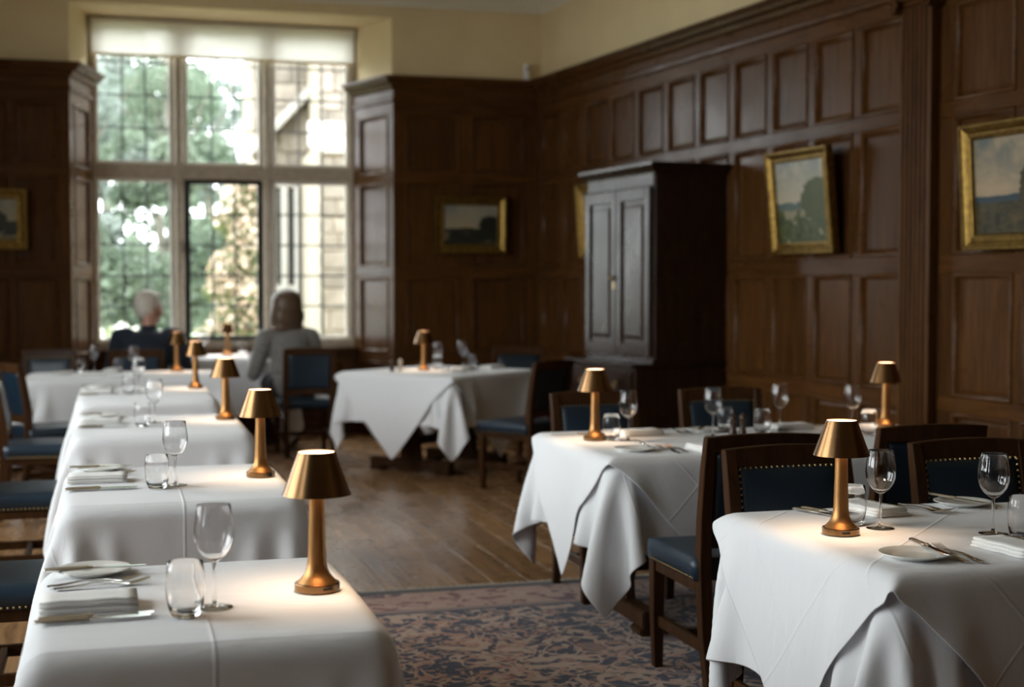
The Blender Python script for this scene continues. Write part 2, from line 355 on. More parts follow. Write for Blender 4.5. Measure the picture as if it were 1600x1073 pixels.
# ------------------------------------------------------------------ the room
YB = 12.64                      # face of the window wall's panelling
WA = rad(6.331); WD = 5.2       # the right wall runs a little askew
wn = Vector((math.cos(WA), math.sin(WA), 0)); wd = Vector((-math.sin(WA), math.cos(WA), 0))
def on_wall(s, off=0, z=0): q = wn*(WD-off)+wd*s; return Vector((q.x, q.y, z))
RWALL = WA-PI/2                 # local x towards the camera along the wall, local y into the wall
CEIL = 4.12
corner = ((WD-math.sin(WA)*YB)/math.cos(WA), YB); S_C = on_wall(0).dot(wd)*0+(-math.sin(WA)*corner[0]+math.cos(WA)*corner[1])
near_r = on_wall(-2.6)

floor = tag(obj('floor', MB().box(-2.7, 6.2, -2.7, 13.5, -.06, -.022).mesh('floor', 'floor_oak')), kind='structure')
rng = random.Random(4)
plank_cache = []
for k, L in enumerate((1.9, 2.5, 3.1, 2.2)):
    for j in range(2):
        plank_cache.append((L, MB().box(-.0848, .0848, 0, L-.0015, -.022, -.0004*j).mesh('plank', 'floor_oak', bevel=.0012, seg=1)))
x = -2.62
while x < 6.1:
    y = -2.7+rng.uniform(-1.5, 0)
    while y < 13.4:
        L, me = rng.choice(plank_cache)
        if not (x > corner[0]+1.2 and y > 6): obj('plank', me, floor, (x, y, 0))
        y += L
    x += .1705

tag(obj('ceiling', MB().box(-2.9, 6.3, -2.9, 13.6, CEIL, CEIL+.1).mesh('ceiling', 'painted_plaster')), kind='structure')
# window wall: plaster masses round the bay
BL0, BL1, BR1, BR0 = (-.30, YB+.06), (-.165, 13.32), (2.265, 13.32), (2.475, YB+.06)
HEAD = 3.80
m = MB()
m.prism([(-2.8, YB+.06), BL0, BL1, (-.165, 13.5), (-2.8, 13.5)], 0, CEIL)
m.prism([BR0, (5.2, YB+.06), (5.2, 13.5), (2.265, 13.5), BR1], 0, CEIL)
m.prism([BL0, BR0, BR1, (2.265, 13.5), (-.165, 13.5), BL1], HEAD, CEIL)
m.prism([BL1, BR1, (2.265, 13.5), (-.165, 13.5)], 0, .80)
wall_back = tag(obj('wall_back', m.mesh('wall_back', 'plaster')), kind='structure')
m = MB(); a, b = on_wall(-2.7, -.06), on_wall(S_C+.3, -.06); a2, b2 = on_wall(-2.7, -.3), on_wall(S_C+.3, -.3)
m.prism([(a.x, a.y), (a2.x, a2.y), (b2.x, b2.y), (b.x, b.y)], 0, CEIL)
wall_right = tag(obj('wall_right', m.mesh('wall_right', 'plaster')), kind='structure')
m = MB(); yprev = -2.9
for y0, y1 in LEFT_WINDOWS+[(13.5, 13.5)]:
    m.box(-2.85, -2.6, yprev, y0, 0, CEIL); yprev = y1
    if y1 < 13: m.box(-2.85, -2.6, y0, y1, 0, .9); m.box(-2.85, -2.6, y0, y1, 3.7, CEIL)
wall_left = tag(obj('wall_left', m.mesh('wall_left', 'panel_oak')), kind='structure')
wall_near = tag(obj('wall_near', MB().box(-2.9, 6.3, -2.85, -2.6, 0, CEIL).mesh('wall_near', 'panel_oak')), kind='structure')

ROWS = [(.13, .69), (.785, 1.46), (1.57, 2.32), (2.41, 2.94)]
ZTOP = 3.04
def panel_mesh(w, h):
    k = ('panel', round(w, 3), round(h, 3))
    if k not in CACHE:
        b = .045; d0, d1 = .026, .018
        v = []
        for x0, z0, y in ((0, 0, d0), (b*.35, b*.35, d0), (b, b, d1)):
            v += [(x0, y, z0), (w-x0, y, z0), (w-x0, y, h-z0), (x0, y, h-z0)]
        v += [(0, .05, 0), (w, .05, 0), (w, .05, h), (0, .05, h)]
        f = [(8, 9, 10, 11)]
        for r in (0, 4):
            for i in range(4): f.append((r+i, r+(i+1) % 4, r+4+(i+1) % 4, r+4+i))
        for i in range(4): f.append((12+i, 12+(i+1) % 4, (i+1) % 4, i))
        f.append((15, 14, 13, 12))
        pm = fix_normals(mesh_from('panel', v, f, 'panel_oak'))
        # moulding: a rounded strip mitred round the opening
        prof = [(-.006, .02), (-.006, -.004), (.004, -.009), (.014, -.004), (.022, .010), (.026, .024)]
        v = []; f = []; n = len(prof)
        for cx, cz, sx, sz in ((0, 0, 1, 1), (w, 0, -1, 1), (w, h, -1, -1), (0, h, 1, -1)):
            for o, y in prof: v.append((cx+sx*o, y, cz+sz*o))
        for i in range(4):
            for j in range(n-1): f.append((i*n+j, i*n+j+1, ((i+1) % 4)*n+j+1, ((i+1) % 4)*n+j))
        mm = fix_normals(mesh_from('panel_moulding', v, f, 'rail_oak', True))
        CACHE[k] = (pm, mm)
    return CACHE[k]
def panel_run(parent, start, rz, u0, u1, cols, rows=ROWS, ztop=ZTOP, skip=None):
    """panelling: rails run through, stiles between them, a moulded panel in every opening; local x along, local y into the wall"""
    c, s = math.cos(rz), math.sin(rz)
    def at(u, z, d=0.0): return (start[0]+c*u-s*d, start[1]+s*u+c*d, z)
    zs = [0]+[q for r in rows for q in r]+[ztop]
    for i in range(0, len(zs), 2): obj('rail', boxmesh('rail', u1-u0, .05, zs[i+1]-zs[i], 'rail_oak', .003), parent, at(u0, zs[i]), rz)
    us = [u0]+[q for r in cols for q in r]+[u1]
    for z0, z1 in rows:
        for i in range(0, len(us), 2):
            if us[i+1]-us[i] > .004: obj('stile', boxmesh('stile', us[i+1]-us[i], .05, z1-z0, 'panel_oak', .003), parent, at(us[i], z0), rz)
        for p0, p1 in cols:
            pm, mm = panel_mesh(p1-p0, z1-z0); p = obj('panel', pm, parent, at(p0, z0), rz); obj('panel_moulding', mm, p)
# right wall (u = -s)
cols = []
for k in range(11): s = 6.79+.486*k; cols.append((-(s+.40), -s))
cols.sort()
panel_run(wall_right, on_wall(0)[:2], RWALL, -S_C, -6.70, cols)
cols = []; s = 6.335
while s > -1.6: cols.append((-s, -(s-.465))); s -= .545
panel_run(wall_right, on_wall(0)[:2], RWALL, -6.50, 2.6, cols)
# window wall, right and left of the bay
panel_run(wall_back, (0, YB), 0, 2.475, corner[0], [(2.60, 3.085), (3.21, 3.70)])
panel_run(wall_back, (0, YB), 0, -2.6, -.30, [(-2.45, -1.98), (-1.86, -1.39), (-1.27, -.80), (-.90+.18, -.40)][:3]+[(-.75, -.40)])
# bay reveals (splayed) and the panelling under the sill
def reveal(p0, p1, rev=False):
    d = Vector(p1)-Vector(p0); L = d.length
    panel_run(wall_back, p0, math.atan2(d.y, d.x), 0, L, [(.13, L-.10)], ztop=ZTOP)
RB0 = (2.475, YB); RB1 = (2.225, 13.34); LB0 = (-.30, YB); LB1 = (-.125, 13.34)
reveal(RB1, RB0); reveal(LB0, LB1)
panel_run(wall_back, (0, 13.26), 0, -.13, 2.23, [(-.02, .68), (.78, 1.38), (1.48, 2.12)], rows=[(.12, .70)], ztop=.80)
# frieze, cornice and skirting as mitred mouldings
CORN = [(-.03, 3.04), (.004, 3.04), (.016, 3.05), (.018, 3.075), (.004, 3.085), (.004, 3.15), (.03, 3.165), (.045, 3.195), (.085, 3.205), (.10, 3.235), (.125, 3.24), (.125, 3.265), (-.09, 3.265)]
BASE = [(-.03, 0), (.02, 0), (.02, .085), (.012, .10), (.008, .115), (-.03, .115)]
right_path = [(RB1[0]-.0, RB1[1]), RB0, corner, (near_r.x, near_r.y)]
left_path = [(-2.6, YB), LB0, LB1]
for prof, nm, mt in ((CORN, 'cornice', 'rail_oak'), (BASE, 'skirting', 'rail_oak')):
    for i in range(3): obj(nm, sweep(right_path, prof, mt, nm, i, i+1, side=-1), wall_right if i == 2 else wall_back)
    for i in range(2): obj(nm, sweep(left_path, prof, mt, nm, i, i+1, side=-1), wall_back)
CROWN = [(-.03, 3.90), (.02, 3.90), (.03, 3.93), (.06, 3.96), (.10, 4.04), (.14, 4.07), (.14, 4.13), (-.03, 4.13)]
cp = [(-2.6, YB+.06), (corner[0]+.06, YB+.06), (near_r.x+.06, near_r.y)]
for i in range(2): obj('crown_moulding', sweep(cp, CROWN, 'painted_plaster', 'crown_moulding', i, i+1, side=-1), (wall_back, wall_right)[i])
# fluted pilaster
PS0, PS1 = 6.465, 6.741
w = PS1-PS0
poly = [(0, .07), (0, 0), (.022, 0)]; nf = 6; fw = (w-.044)/nf
for k in range(nf):
    x0 = .022+k*fw
    for q in range(1, 6):
        a = PI*q/6; poly.append((x0+fw*.5-(fw*.40)*math.cos(a), .016*math.sin(a)))
    if k < nf-1: poly.append((x0+fw, 0)) 
poly += [(w-.022, 0), (w, 0), (w, .07)]
pil = obj('pilaster', MB().prism(poly, .30, 2.97).mesh('pilaster', 'panel_oak'), wall_right, on_wall(PS1, .062), RWALL)
obj('plinth', MB().box(-.02, w+.02, -.02, .07, 0, .30).mesh('plinth', 'panel_oak', bevel=.008), pil)
cpv = MB().box(-.012, w+.012, -.012, .07, 2.97, 3.0).box(-.03, w+.03, -.035, .07, 3.0, 3.05)
obj('capital', cpv.mesh('capital', 'panel_oak', bevel=.006), pil)
for sx in (-.012, w+.012):
    mv = MB()
    pts = [(sx+(.048-.0055*q)*math.cos(q*.62), -.05, 2.972+(.048-.0055*q)*math.sin(q*.62)) for q in range(8)]
    mv.tube(pts, [.014-.0008*q for q in range(8)], 8)
    mv.tube([(sx, -.052, 2.972), (sx, .05, 2.972)], .036, 14)
    obj('volute', mv.mesh('volute', 'panel_oak', True), pil)

# ------------------------------------------------------------------ bay window
lights_x = [(-.10, .575), (.685, 1.38), (1.48, 2.19)]
win = tag(obj('window_1', MB().box(-.17, -.10, 13.33, 13.47, .80, 3.81).box(2.19, 2.27, 13.33, 13.47, .80, 3.81).mesh('window_jambs', 'stone_frame', bevel=.018)), kind='structure')
for x0, x1 in ((.575, .685), (1.38, 1.48)):
    m = MB().prism([(x0, 13.40), (x0+.03, 13.33), (x1-.03, 13.33), (x1, 13.40), (x1, 13.47), (x0, 13.47)], .80, 3.80)
    obj('mullion', m.mesh('mullion', 'stone_frame', bevel=.006), win)
obj('transom', MB().prism([(-.15, 13.345), (2.24, 13.345), (2.24, 13.465), (-.15, 13.465)], 2.365, 2.495).mesh('transom', 'stone_frame', bevel=.02), win)
obj('head', MB().box(-.15, 2.24, 13.335, 13.465, 3.735, 3.81).mesh('head', 'stone_frame', bevel=.015), win)
obj('stone_sill', MB().box(-.15, 2.24, 13.335, 13.465, .80, .885).mesh('stone_sill', 'stone_frame', bevel=.015), win)
obj('window_board', MB().box(-.14, 2.24, 13.18, 13.345, .785, .82).mesh('window_board', 'rail_oak', bevel=.008), win)
rng = random.Random(9)
for li, (x0, x1) in enumerate(lights_x):
    for z0, z1, nr in ((.885, 2.365, 5), (2.495, 3.735, 4)):
        iron = li == 1 and nr == 5
        fw = .042 if iron else .03
        m = MB().box(x0, x0+fw, 13.385, 13.425, z0, z1).box(x1-fw, x1, 13.385, 13.425, z0, z1).box(x0+fw, x1-fw, 13.385, 13.425, z0, z0+fw).box(x0+fw, x1-fw, 13.385, 13.425, z1-fw, z1)
        fo = obj('casement_frame' if iron else 'light_frame', m.mesh('light_frame', 'black_iron' if iron else 'cream_paint', bevel=.004, seg=1), win)
        if iron:
            obj('casement_handle', MB().box(x0+.01, x0+.03, 13.35, 13.385, 1.70, 1.80).tube([(x0+.02, 13.36, 1.74), (x0+.06, 13.345, 1.725), (x0+.10, 13.35, 1.715)], [.012, .010, .013], 8).mesh('casement_handle', 'black_iron', True), fo)
        a0, a1, b0, b1 = x0+fw, x1-fw, z0+fw, z1-fw
        pw, ph = (a1-a0)/3, (b1-b0)/nr
        for i in range(1, 3): obj('lead_came', boxmesh('lead_came', .016, .010, b1-b0, 'lead', .002), win, (a0+i*pw-.008, 13.397, b0))
        for j in range(1, nr): obj('lead_came', boxmesh('lead_came', a1-a0, .008, .015, 'lead', .002), win, (a0, 13.398, b0+j*ph-.006))
        key = ('pane', round(pw, 3), round(ph, 3))
        if key not in CACHE: CACHE[key] = mesh_from('pane', [(-pw/2, 0, -ph/2), (pw/2, 0, -ph/2), (pw/2, 0, ph/2), (-pw/2, 0, ph/2)], [(0, 1, 2, 3)], 'pane_glass')
        for i in range(3):
            for j in range(nr): obj('pane', CACHE[key], win, (a0+(i+.5)*pw, 13.402, b0+(j+.5)*ph), (rng.uniform(-.008, .008), 0, rng.uniform(-.008, .008)))
blind = empty('roller_blind', (1.05, 13.30, 3.46), 0, 'cream translucent roller blind drawn down across the top of the window', 'blind')
obj('fabric', MB().box(-1.17, 1.18, -.001, .001, 0, .30).mesh('fabric', 'blind_fabric'), blind)
obj('bottom_bar', MB().box(-1.175, 1.185, -.008, .008, -.012, .012).mesh('bottom_bar', 'plaster', bevel=.004), blind)
obj('roller', MB().tube([(-1.18, .01, .305), (1.19, .01, .305)], .022, 16).mesh('roller', 'painted_plaster', True), blind)
# tall windows of the left wall, beside and behind the camera
for k, (y0, y1) in enumerate(LEFT_WINDOWS):
    wv = tag(obj('window_%d' % (k+2), MB().box(-2.8, -2.66, y0, y0+.06, .9, 3.7).box(-2.8, -2.66, y1-.06, y1, .9, 3.7).box(-2.8, -2.66, y0, y1, .9, .96).box(-2.8, -2.66, y0, y1, 3.64, 3.7).mesh('window_jambs', 'stone_frame')), kind='structure')
    for j in (1, 2): yy = y0+(y1-y0)*j/3; obj('mullion', MB().box(-2.8, -2.68, yy-.05, yy+.05, .96, 3.64).mesh('mullion', 'stone_frame'), wv)
    obj('transom', MB().box(-2.8, -2.68, y0+.06, y1-.06, 2.35, 2.45).mesh('transom', 'stone_frame'), wv)
    for j in range(3):
        for z0, z1 in ((.96, 2.35), (2.45, 3.64)):
            q0 = y0+.06+(y1-y0-.12)*j/3; q1 = y0+.06+(y1-y0-.12)*(j+1)/3
            obj('pane', mesh_from('pane', [(-2.73, q0, z0), (-2.73, q1, z0), (-2.73, q1, z1), (-2.73, q0, z1)], [(0, 1, 2, 3)], 'pane_glass'), wv)
sen = empty('wall_sensor', (3.72, YB-.02, 3.266), 0, 'small white cylindrical sensor standing on the cornice in the corner', 'sensor')
obj('housing', MB().lathe([(.0, 0), (.03, 0), (.032, .01), (.032, .14), (.028, .155), (0, .158)], 16).mesh('housing', 'white_plastic', True), sen)
obj('lens', MB().ball((0, -.03, .11), .012, 10, 6).mesh('lens', 'lamp_slot', True), sen)

# ------------------------------------------------------------------ rug
rug = tag(empty('persian_rug', (2.02, 3.40, 0)), 'navy persian rug with rust and tan flowers under the right tables', 'rug')
obj('pile', MB().box(-1.88, 1.88, -2.95, 2.95, .001, .011).mesh('pile', 'rug', bevel=.003), rug)
fr = MB(); rr = random.Random(3)
for sy in (-1, 1):
    x = -1.88
    while x < 1.88:
        d = rr.uniform(-.01, .01); y0 = sy*2.945; y1 = sy*(2.99+rr.uniform(0, .012))
        fr.add([(x, y0, .006), (x+.007, y0, .006), (x+.006+d, y1, .002), (x+d, y1, .002), (x+.0035, y0, .010)], [(0, 1, 2, 3), (0, 4, 3), (1, 2, 4), (4, 2, 3)]); x += .010
tag(obj('fringe', fr.mesh('fringe', 'salt_ceramic'), rug), kind='stuff')

# ------------------------------------------------------------------ tablecloths: simple cloth simulation on a grid
def drape(a, b, ca, cb, h, rot=0.0, cx=0.0, cy=0.0, eps=.004, seed=0, under=None, steps=100, iters=11):
    """cloth of half size ca x cb (turned by rot about cx,cy) let down over a table top of half size a x b"""
    n, m = int(round(2*ca/h))+1, int(round(2*cb/h))+1
    u, v = np.linspace(-ca, ca, n), np.linspace(-cb, cb, m)
    U, V = np.meshgrid(u, v, indexing='ij'); c, s = math.cos(rot), math.sin(rot)
    P = np.stack([cx+c*U-s*V, cy+s*U+c*V, np.full_like(U, eps)], -1)
    rg = np.random.default_rng(seed)
    w = np.where((np.abs(P[..., 0]) < a-.012) & (np.abs(P[..., 1]) < b-.012), 0.0, 1.0)
    P += rg.normal(0, .0015, P.shape)*w[..., None]
    hu, hv = u[1]-u[0], v[1]-v[0]; Vel = np.zeros_like(P); batches = []
    for di, dj, k in [(1, 0, 1.), (0, 1, 1.), (1, 1, .35), (1, -1, .35), (2, 0, .22), (0, 2, .22)]:
        L = math.hypot(di*hu, dj*hv); st = max(abs(di), abs(dj)); prim = 0 if di else 1
        for ph in range(2*st):
            N = (n, m)[prim]; q = len(range(ph, N-st, 2*st))
            if q <= 0: continue
            pa = slice(ph, ph+(q-1)*2*st+1, 2*st); pb = slice(ph+st, ph+st+(q-1)*2*st+1, 2*st)
            if prim == 0:
                ja, jb = (slice(0, m), slice(0, m)) if dj == 0 else ((slice(0, m-1), slice(1, m)) if dj > 0 else (slice(1, m), slice(0, m-1)))
                ia, ib = pa, pb
            else: ia = ib = slice(0, n); ja, jb = pa, pb
            wa, wb = w[ia, ja], w[ib, jb]; ws = wa+wb; inv = np.where(ws > 0, k/np.maximum(ws, 1e-9), 0)
            batches.append((ia, ja, ib, jb, L, (wa*inv)[..., None], (wb*inv)[..., None]))
    r = .014
    def collide(P):
        q = np.stack([np.abs(P[..., 0])-(a-r), np.abs(P[..., 1])-(b-r), np.abs(P[..., 2]+1)-(1-r)], -1)
        qp = np.maximum(q, 0); out = np.linalg.norm(qp, axis=-1); mx = q.max(-1); ins = out < 1e-9
        d = np.where(ins, mx, out)-r
        g = np.where(ins[..., None], (q >= mx[..., None]-1e-9).astype(float), qp/np.maximum(out, 1e-9)[..., None])
        g *= np.where(np.stack([P[..., 0], P[..., 1], P[..., 2]+1], -1) < 0, -1., 1.)
        push = np.maximum(eps-d, 0)*w; P += push[..., None]*g
        if under is not None:
            for ax, sg, hm, org, bn in under:
                half = (a, b)[ax]; o = sg*P[..., ax]-half; t = P[..., 1-ax]; zz = P[..., 2]
                i = np.clip(((t-org)/bn).astype(int), 0, hm.shape[0]-1); j = np.clip((-zz/bn).astype(int), 0, hm.shape[1]-1)
                lim = hm[i, j]+.007
                mk = (o > -.03) & (o < lim) & (zz < -.01) & (np.abs(t) < (a, b)[1-ax]+.03)
                P[..., ax] += np.where(mk, sg*(lim-o), 0)*w
        return push > 0
    dt = 1/50
    for stp in range(steps):
        Vel[..., 2] -= 9.8*dt*w; Q = P+Vel*dt*w[..., None]
        for it in range(iters):
            for ia, ja, ib, jb, L, ka, kb in batches:
                A, B = Q[ia, ja], Q[ib, jb]; D = B-A; ln = np.sqrt(np.einsum('ijk,ijk->ij', D, D))[..., None]
                D *= (1-L/np.maximum(ln, 1e-9)); A += ka*D; B -= kb*D
            if it % 4 == 3: collide(Q)
        hit = collide(Q); Vel = (Q-P)/dt*(.965 if stp < steps*.65 else .88); Vel[hit] *= .6; P = Q
    return P
def under_map(P, a, b, bn=.02):
    """how far a draped cloth stands out on each side, by position along the side and depth"""
    F = []
    for k in range(3):
        for l in range(3):
            s, t = k/3, l/3
            F.append(((1-s)*(1-t)*P[:-1, :-1]+s*(1-t)*P[1:, :-1]+(1-s)*t*P[:-1, 1:]+s*t*P[1:, 1:]).reshape(-1, 3))
    F = np.concatenate(F); maps = []
    for ax in (0, 1):
        half = (a, b)[ax]; oth = (a, b)[1-ax]; org = -oth-.1; N = int((2*oth+.2)/bn)+1
        for sg in (-1, 1):
            hm = np.zeros((N, 40)); o = sg*F[:, ax]-half; t = F[:, 1-ax]; z = F[:, 2]
            k = (o > -.02) & (z < 0) & (np.abs(t) < oth+.02) & (z > -.79)
            i = np.clip(((t[k]-org)/bn).astype(int), 0, N-1); j = (-z[k]/bn).astype(int)
            np.maximum.at(hm, (i, j), np.minimum(o[k], .12)); hs = hm.copy()
            for sh in ((1, 0), (-1, 0), (0, 1), (0, -1)): hs = np.maximum(hs, np.roll(hm, sh, (0, 1))*.97)
            maps.append((ax, sg, hs, org, bn))
    return maps
def cloth_mesh(P, name='tablecloth', thick=.0016):
    n, m = P.shape[:2]; idx = np.arange(n*m).reshape(n, m)
    f = np.stack([idx[:-1, :-1], idx[1:, :-1], idx[1:, 1:], idx[:-1, 1:]], -1).reshape(-1, 4)
    me = mesh_from(name, P.reshape(-1, 3), f, 'linen', True)
    du = np.median(np.linalg.norm(np.diff(P, axis=0), axis=-1)); dv = np.median(np.linalg.norm(np.diff(P, axis=1), axis=-1))
    gi, gj = np.divmod(f.reshape(-1), m); uv = np.stack([(gi-(n-1)/2)*du, (gj-(m-1)/2)*dv], -1).astype(np.float32)
    me.uv_layers.new(name='UVMap').data.foreach_set('uv', uv.reshape(-1))
    return me
def cloth_obj(name, me, loc, rz, label, scale=None, cat='tablecloth'):
    o = obj(name, me, None, loc, rz, scale); tag(o, label, cat)
    sd = o.modifiers.new('solid', 'SOLIDIFY'); sd.thickness = .002; sd.offset = 1
    s = o.modifiers.new('smooth', 'SUBSURF'); s.levels = 1; s.render_levels = 1
    return o
TOP = .738
ZT = TOP+.0072      # things stand on the cloth
def rounded(hx, hy, r):
    return [(sx*(hx-r)+r*math.cos(a+k*PI/8), sy*(hy-r)+r*math.sin(a+k*PI/8)) for sx, sy, a in ((1, 1, 0), (-1, 1, PI/2), (-1, -1, PI), (1, -1, 1.5*PI)) for k in range(5)]
def trestle_table(cx, cy, hx, hy, rz, label, inset=.2, along='x', pads=True):
    """table: top, two end frames (post pair, shaped upright, sled foot, bearer) and a stretcher"""
    t = empty('dining_table', (cx, cy, 0), rz, label, 'table')
    if cy < 6.2: t.location.z = .011; t.scale = (1, 1, (TOP-.011)/TOP)
    obj('table_top', MB().prism(rounded(hx, hy, .035), TOP-.032, TOP).mesh('table_top', 'table_oak', bevel=.006), t)
    L, Wd = (hx, hy) if along == 'x' else (hy, hx)
    q = 0 if along == 'x' else PI/2
    for sgn in (-1, 1):
        e = sgn*(L-inset); hw = Wd-.13
        c, s = math.cos(q), math.sin(q)
        fr_ = obj('foot', MB().prism([(-hw, -.035), (hw, -.035), (hw, .035), (-hw, .035)], 0.03, .10).add(
            [(-hw, -.045, 0), (-hw+.12, -.045, 0), (-hw+.12, .045, 0), (-hw, .045, 0), (-hw, -.045, .03), (-hw+.12, -.045, .03), (-hw+.12, .045, .03), (-hw, .045, .03)], [(0, 3, 2, 1), (4, 5, 6, 7), (0, 1, 5, 4), (1, 2, 6, 5), (2, 3, 7, 6), (3, 0, 4, 7)]).add(
            [(hw-.12, -.045, 0), (hw, -.045, 0), (hw, .045, 0), (hw-.12, .045, 0), (hw-.12, -.045, .03), (hw, -.045, .03), (hw, .045, .03), (hw-.12, .045, .03)], [(0, 3, 2, 1), (4, 5, 6, 7), (0, 1, 5, 4), (1, 2, 6, 5), (2, 3, 7, 6), (3, 0, 4, 7)]).mesh('foot', 'table_oak', bevel=.006), t,
            (c*e, s*e, 0), q+PI/2)
        prof = [(.10, .10), (.085, .20), (.05, .30), (.055, .42), (.09, .54), (.11, .64)]
        poly = [(-x, z) for x, z in prof]+[(x, z) for x, z in reversed(prof)]
        me = MB(); n = len(poly)
        me.add([(x, -.022, z) for x, z in poly]+[(x, .022, z) for x, z in poly], [tuple(range(n)), tuple(range(2*n-1, n-1, -1))]+[(i, n+i, n+(i+1) % n, (i+1) % n) for i in range(n)])
        obj('upright', me.mesh('upright', 'table_oak', bevel=.004, seg=1), t, (c*e, s*e, 0), q+PI/2)
        obj('bearer', MB().box(-hw, hw, -.03, .03, .64, TOP-.032).mesh('bearer', 'table_oak', bevel=.005, seg=1), t, (c*e, s*e, 0), q+PI/2)
    obj('stretcher', MB().box(-(L-inset), L-inset, -.018, .018, .20, .27).mesh('stretcher', 'table_oak', bevel=.004, seg=1), t, (0, 0, 0), q)
    return t
A0 = drape(.37, .46, .37+.33, .46+.33, .0275, seed=2)
left_cloth = cloth_mesh(A0)
LEFT = [(.180, 3.035, .34, .415), (.213, 4.84, .368, .47), (.225, 6.90, .395, .52), (.212, 8.93, .40, .60)]
ORD = ['nearest', 'second', 'third', 'fourth']
for (cx, cy, hx, hy), o in zip(LEFT, ORD):
    trestle_table(cx, cy, hx-.04, hy-.04, 0, f'dark oak table under the white cloth, {o} table of the left row', .14, 'y')
    cloth_obj('tablecloth', left_cloth, (cx, cy, TOP), 0, f'white linen cloth draped over the {o} table of the left row', (hx/.37, hy/.46, 1))
# fifth table, set crosswise at the end of the row
T5 = (.115, 10.86, .715, .40)
trestle_table(T5[0], T5[1], T5[2]-.04, T5[3]-.04, 0, 'dark oak table set crosswise at the far end of the left row', .2)
cloth_obj('tablecloth', cloth_mesh(drape(T5[2], T5[3], T5[2]+.37, T5[3]+.37, .034, seed=5)), (T5[0], T5[1], TOP), 0, 'white linen cloth on the crosswise table ending the left row')
TW = (.92, 12.62, .56, .40); ZW = .035
tw = trestle_table(TW[0], TW[1], TW[2]-.04, TW[3]-.04, 0, 'dark oak table in the window bay between the two diners', .16)
tw.scale = (1, 1, (TOP+ZW)/TOP)
cloth_obj('tablecloth', cloth_mesh(drape(TW[2], TW[3], TW[2]+.45, TW[3]+.45, .034, seed=6)), (TW[0], TW[1], TOP+ZW), 0, 'white linen cloth on the table in the window bay')
# corner table, turned cornerwise
T6 = (2.43, 10.61, .55, .55); R6 = rad(39)
trestle_table(T6[0], T6[1], T6[2]-.04, T6[3]-.04, R6, 'dark oak trestle table turned cornerwise before the dark panelled corner', .17)
B6 = drape(.55, .55, .55+.33, .55+.33, .031, seed=7)
cloth_obj('tablecloth', cloth_mesh(B6), (T6[0], T6[1], TOP), R6, 'white linen undercloth with hanging corners on the cornerwise table')
cloth_obj('topper_cloth', cloth_mesh(drape(.55, .55, .80, .80, .031, rot=PI/4, under=under_map(B6, .55, .55), eps=.008, seed=8), 'topper_cloth'), (T6[0], T6[1], TOP), R6, 'white top cloth laid diamond-wise, its point hanging from the cornerwise table')
# long middle table and front table on the right
T7 = (2.70, 5.54, .89, .50); T8 = (2.52, 3.29, .83, .47)
for (cx, cy, hx, hy), nm, dr, D, c0, sd in ((T7, 'the long middle table on the right', .33, .86, .36, 11), (T8, 'the long front table on the right', .36, .86, .36, 14)):
    trestle_table(cx, cy, hx-.04, hy-.04, 0, f'dark oak trestle table, {nm}', .2)
    B = drape(hx, hy, hx+dr, hy+dr, .031, seed=sd)
    cloth_obj('tablecloth', cloth_mesh(B), (cx, cy, TOP), 0, f'white linen undercloth with long corner folds on {nm}')
    Tq = drape(hx, hy, D/2**.5, D/2**.5, .029, rot=PI/4, cx=-hx+c0, under=under_map(B, hx, hy), eps=.008, seed=sd+1)
    cloth_obj('topper_cloth', cloth_mesh(Tq, 'topper_cloth'), (cx, cy, TOP), 0, f'white diamond-laid top cloth on the left end of {nm}')

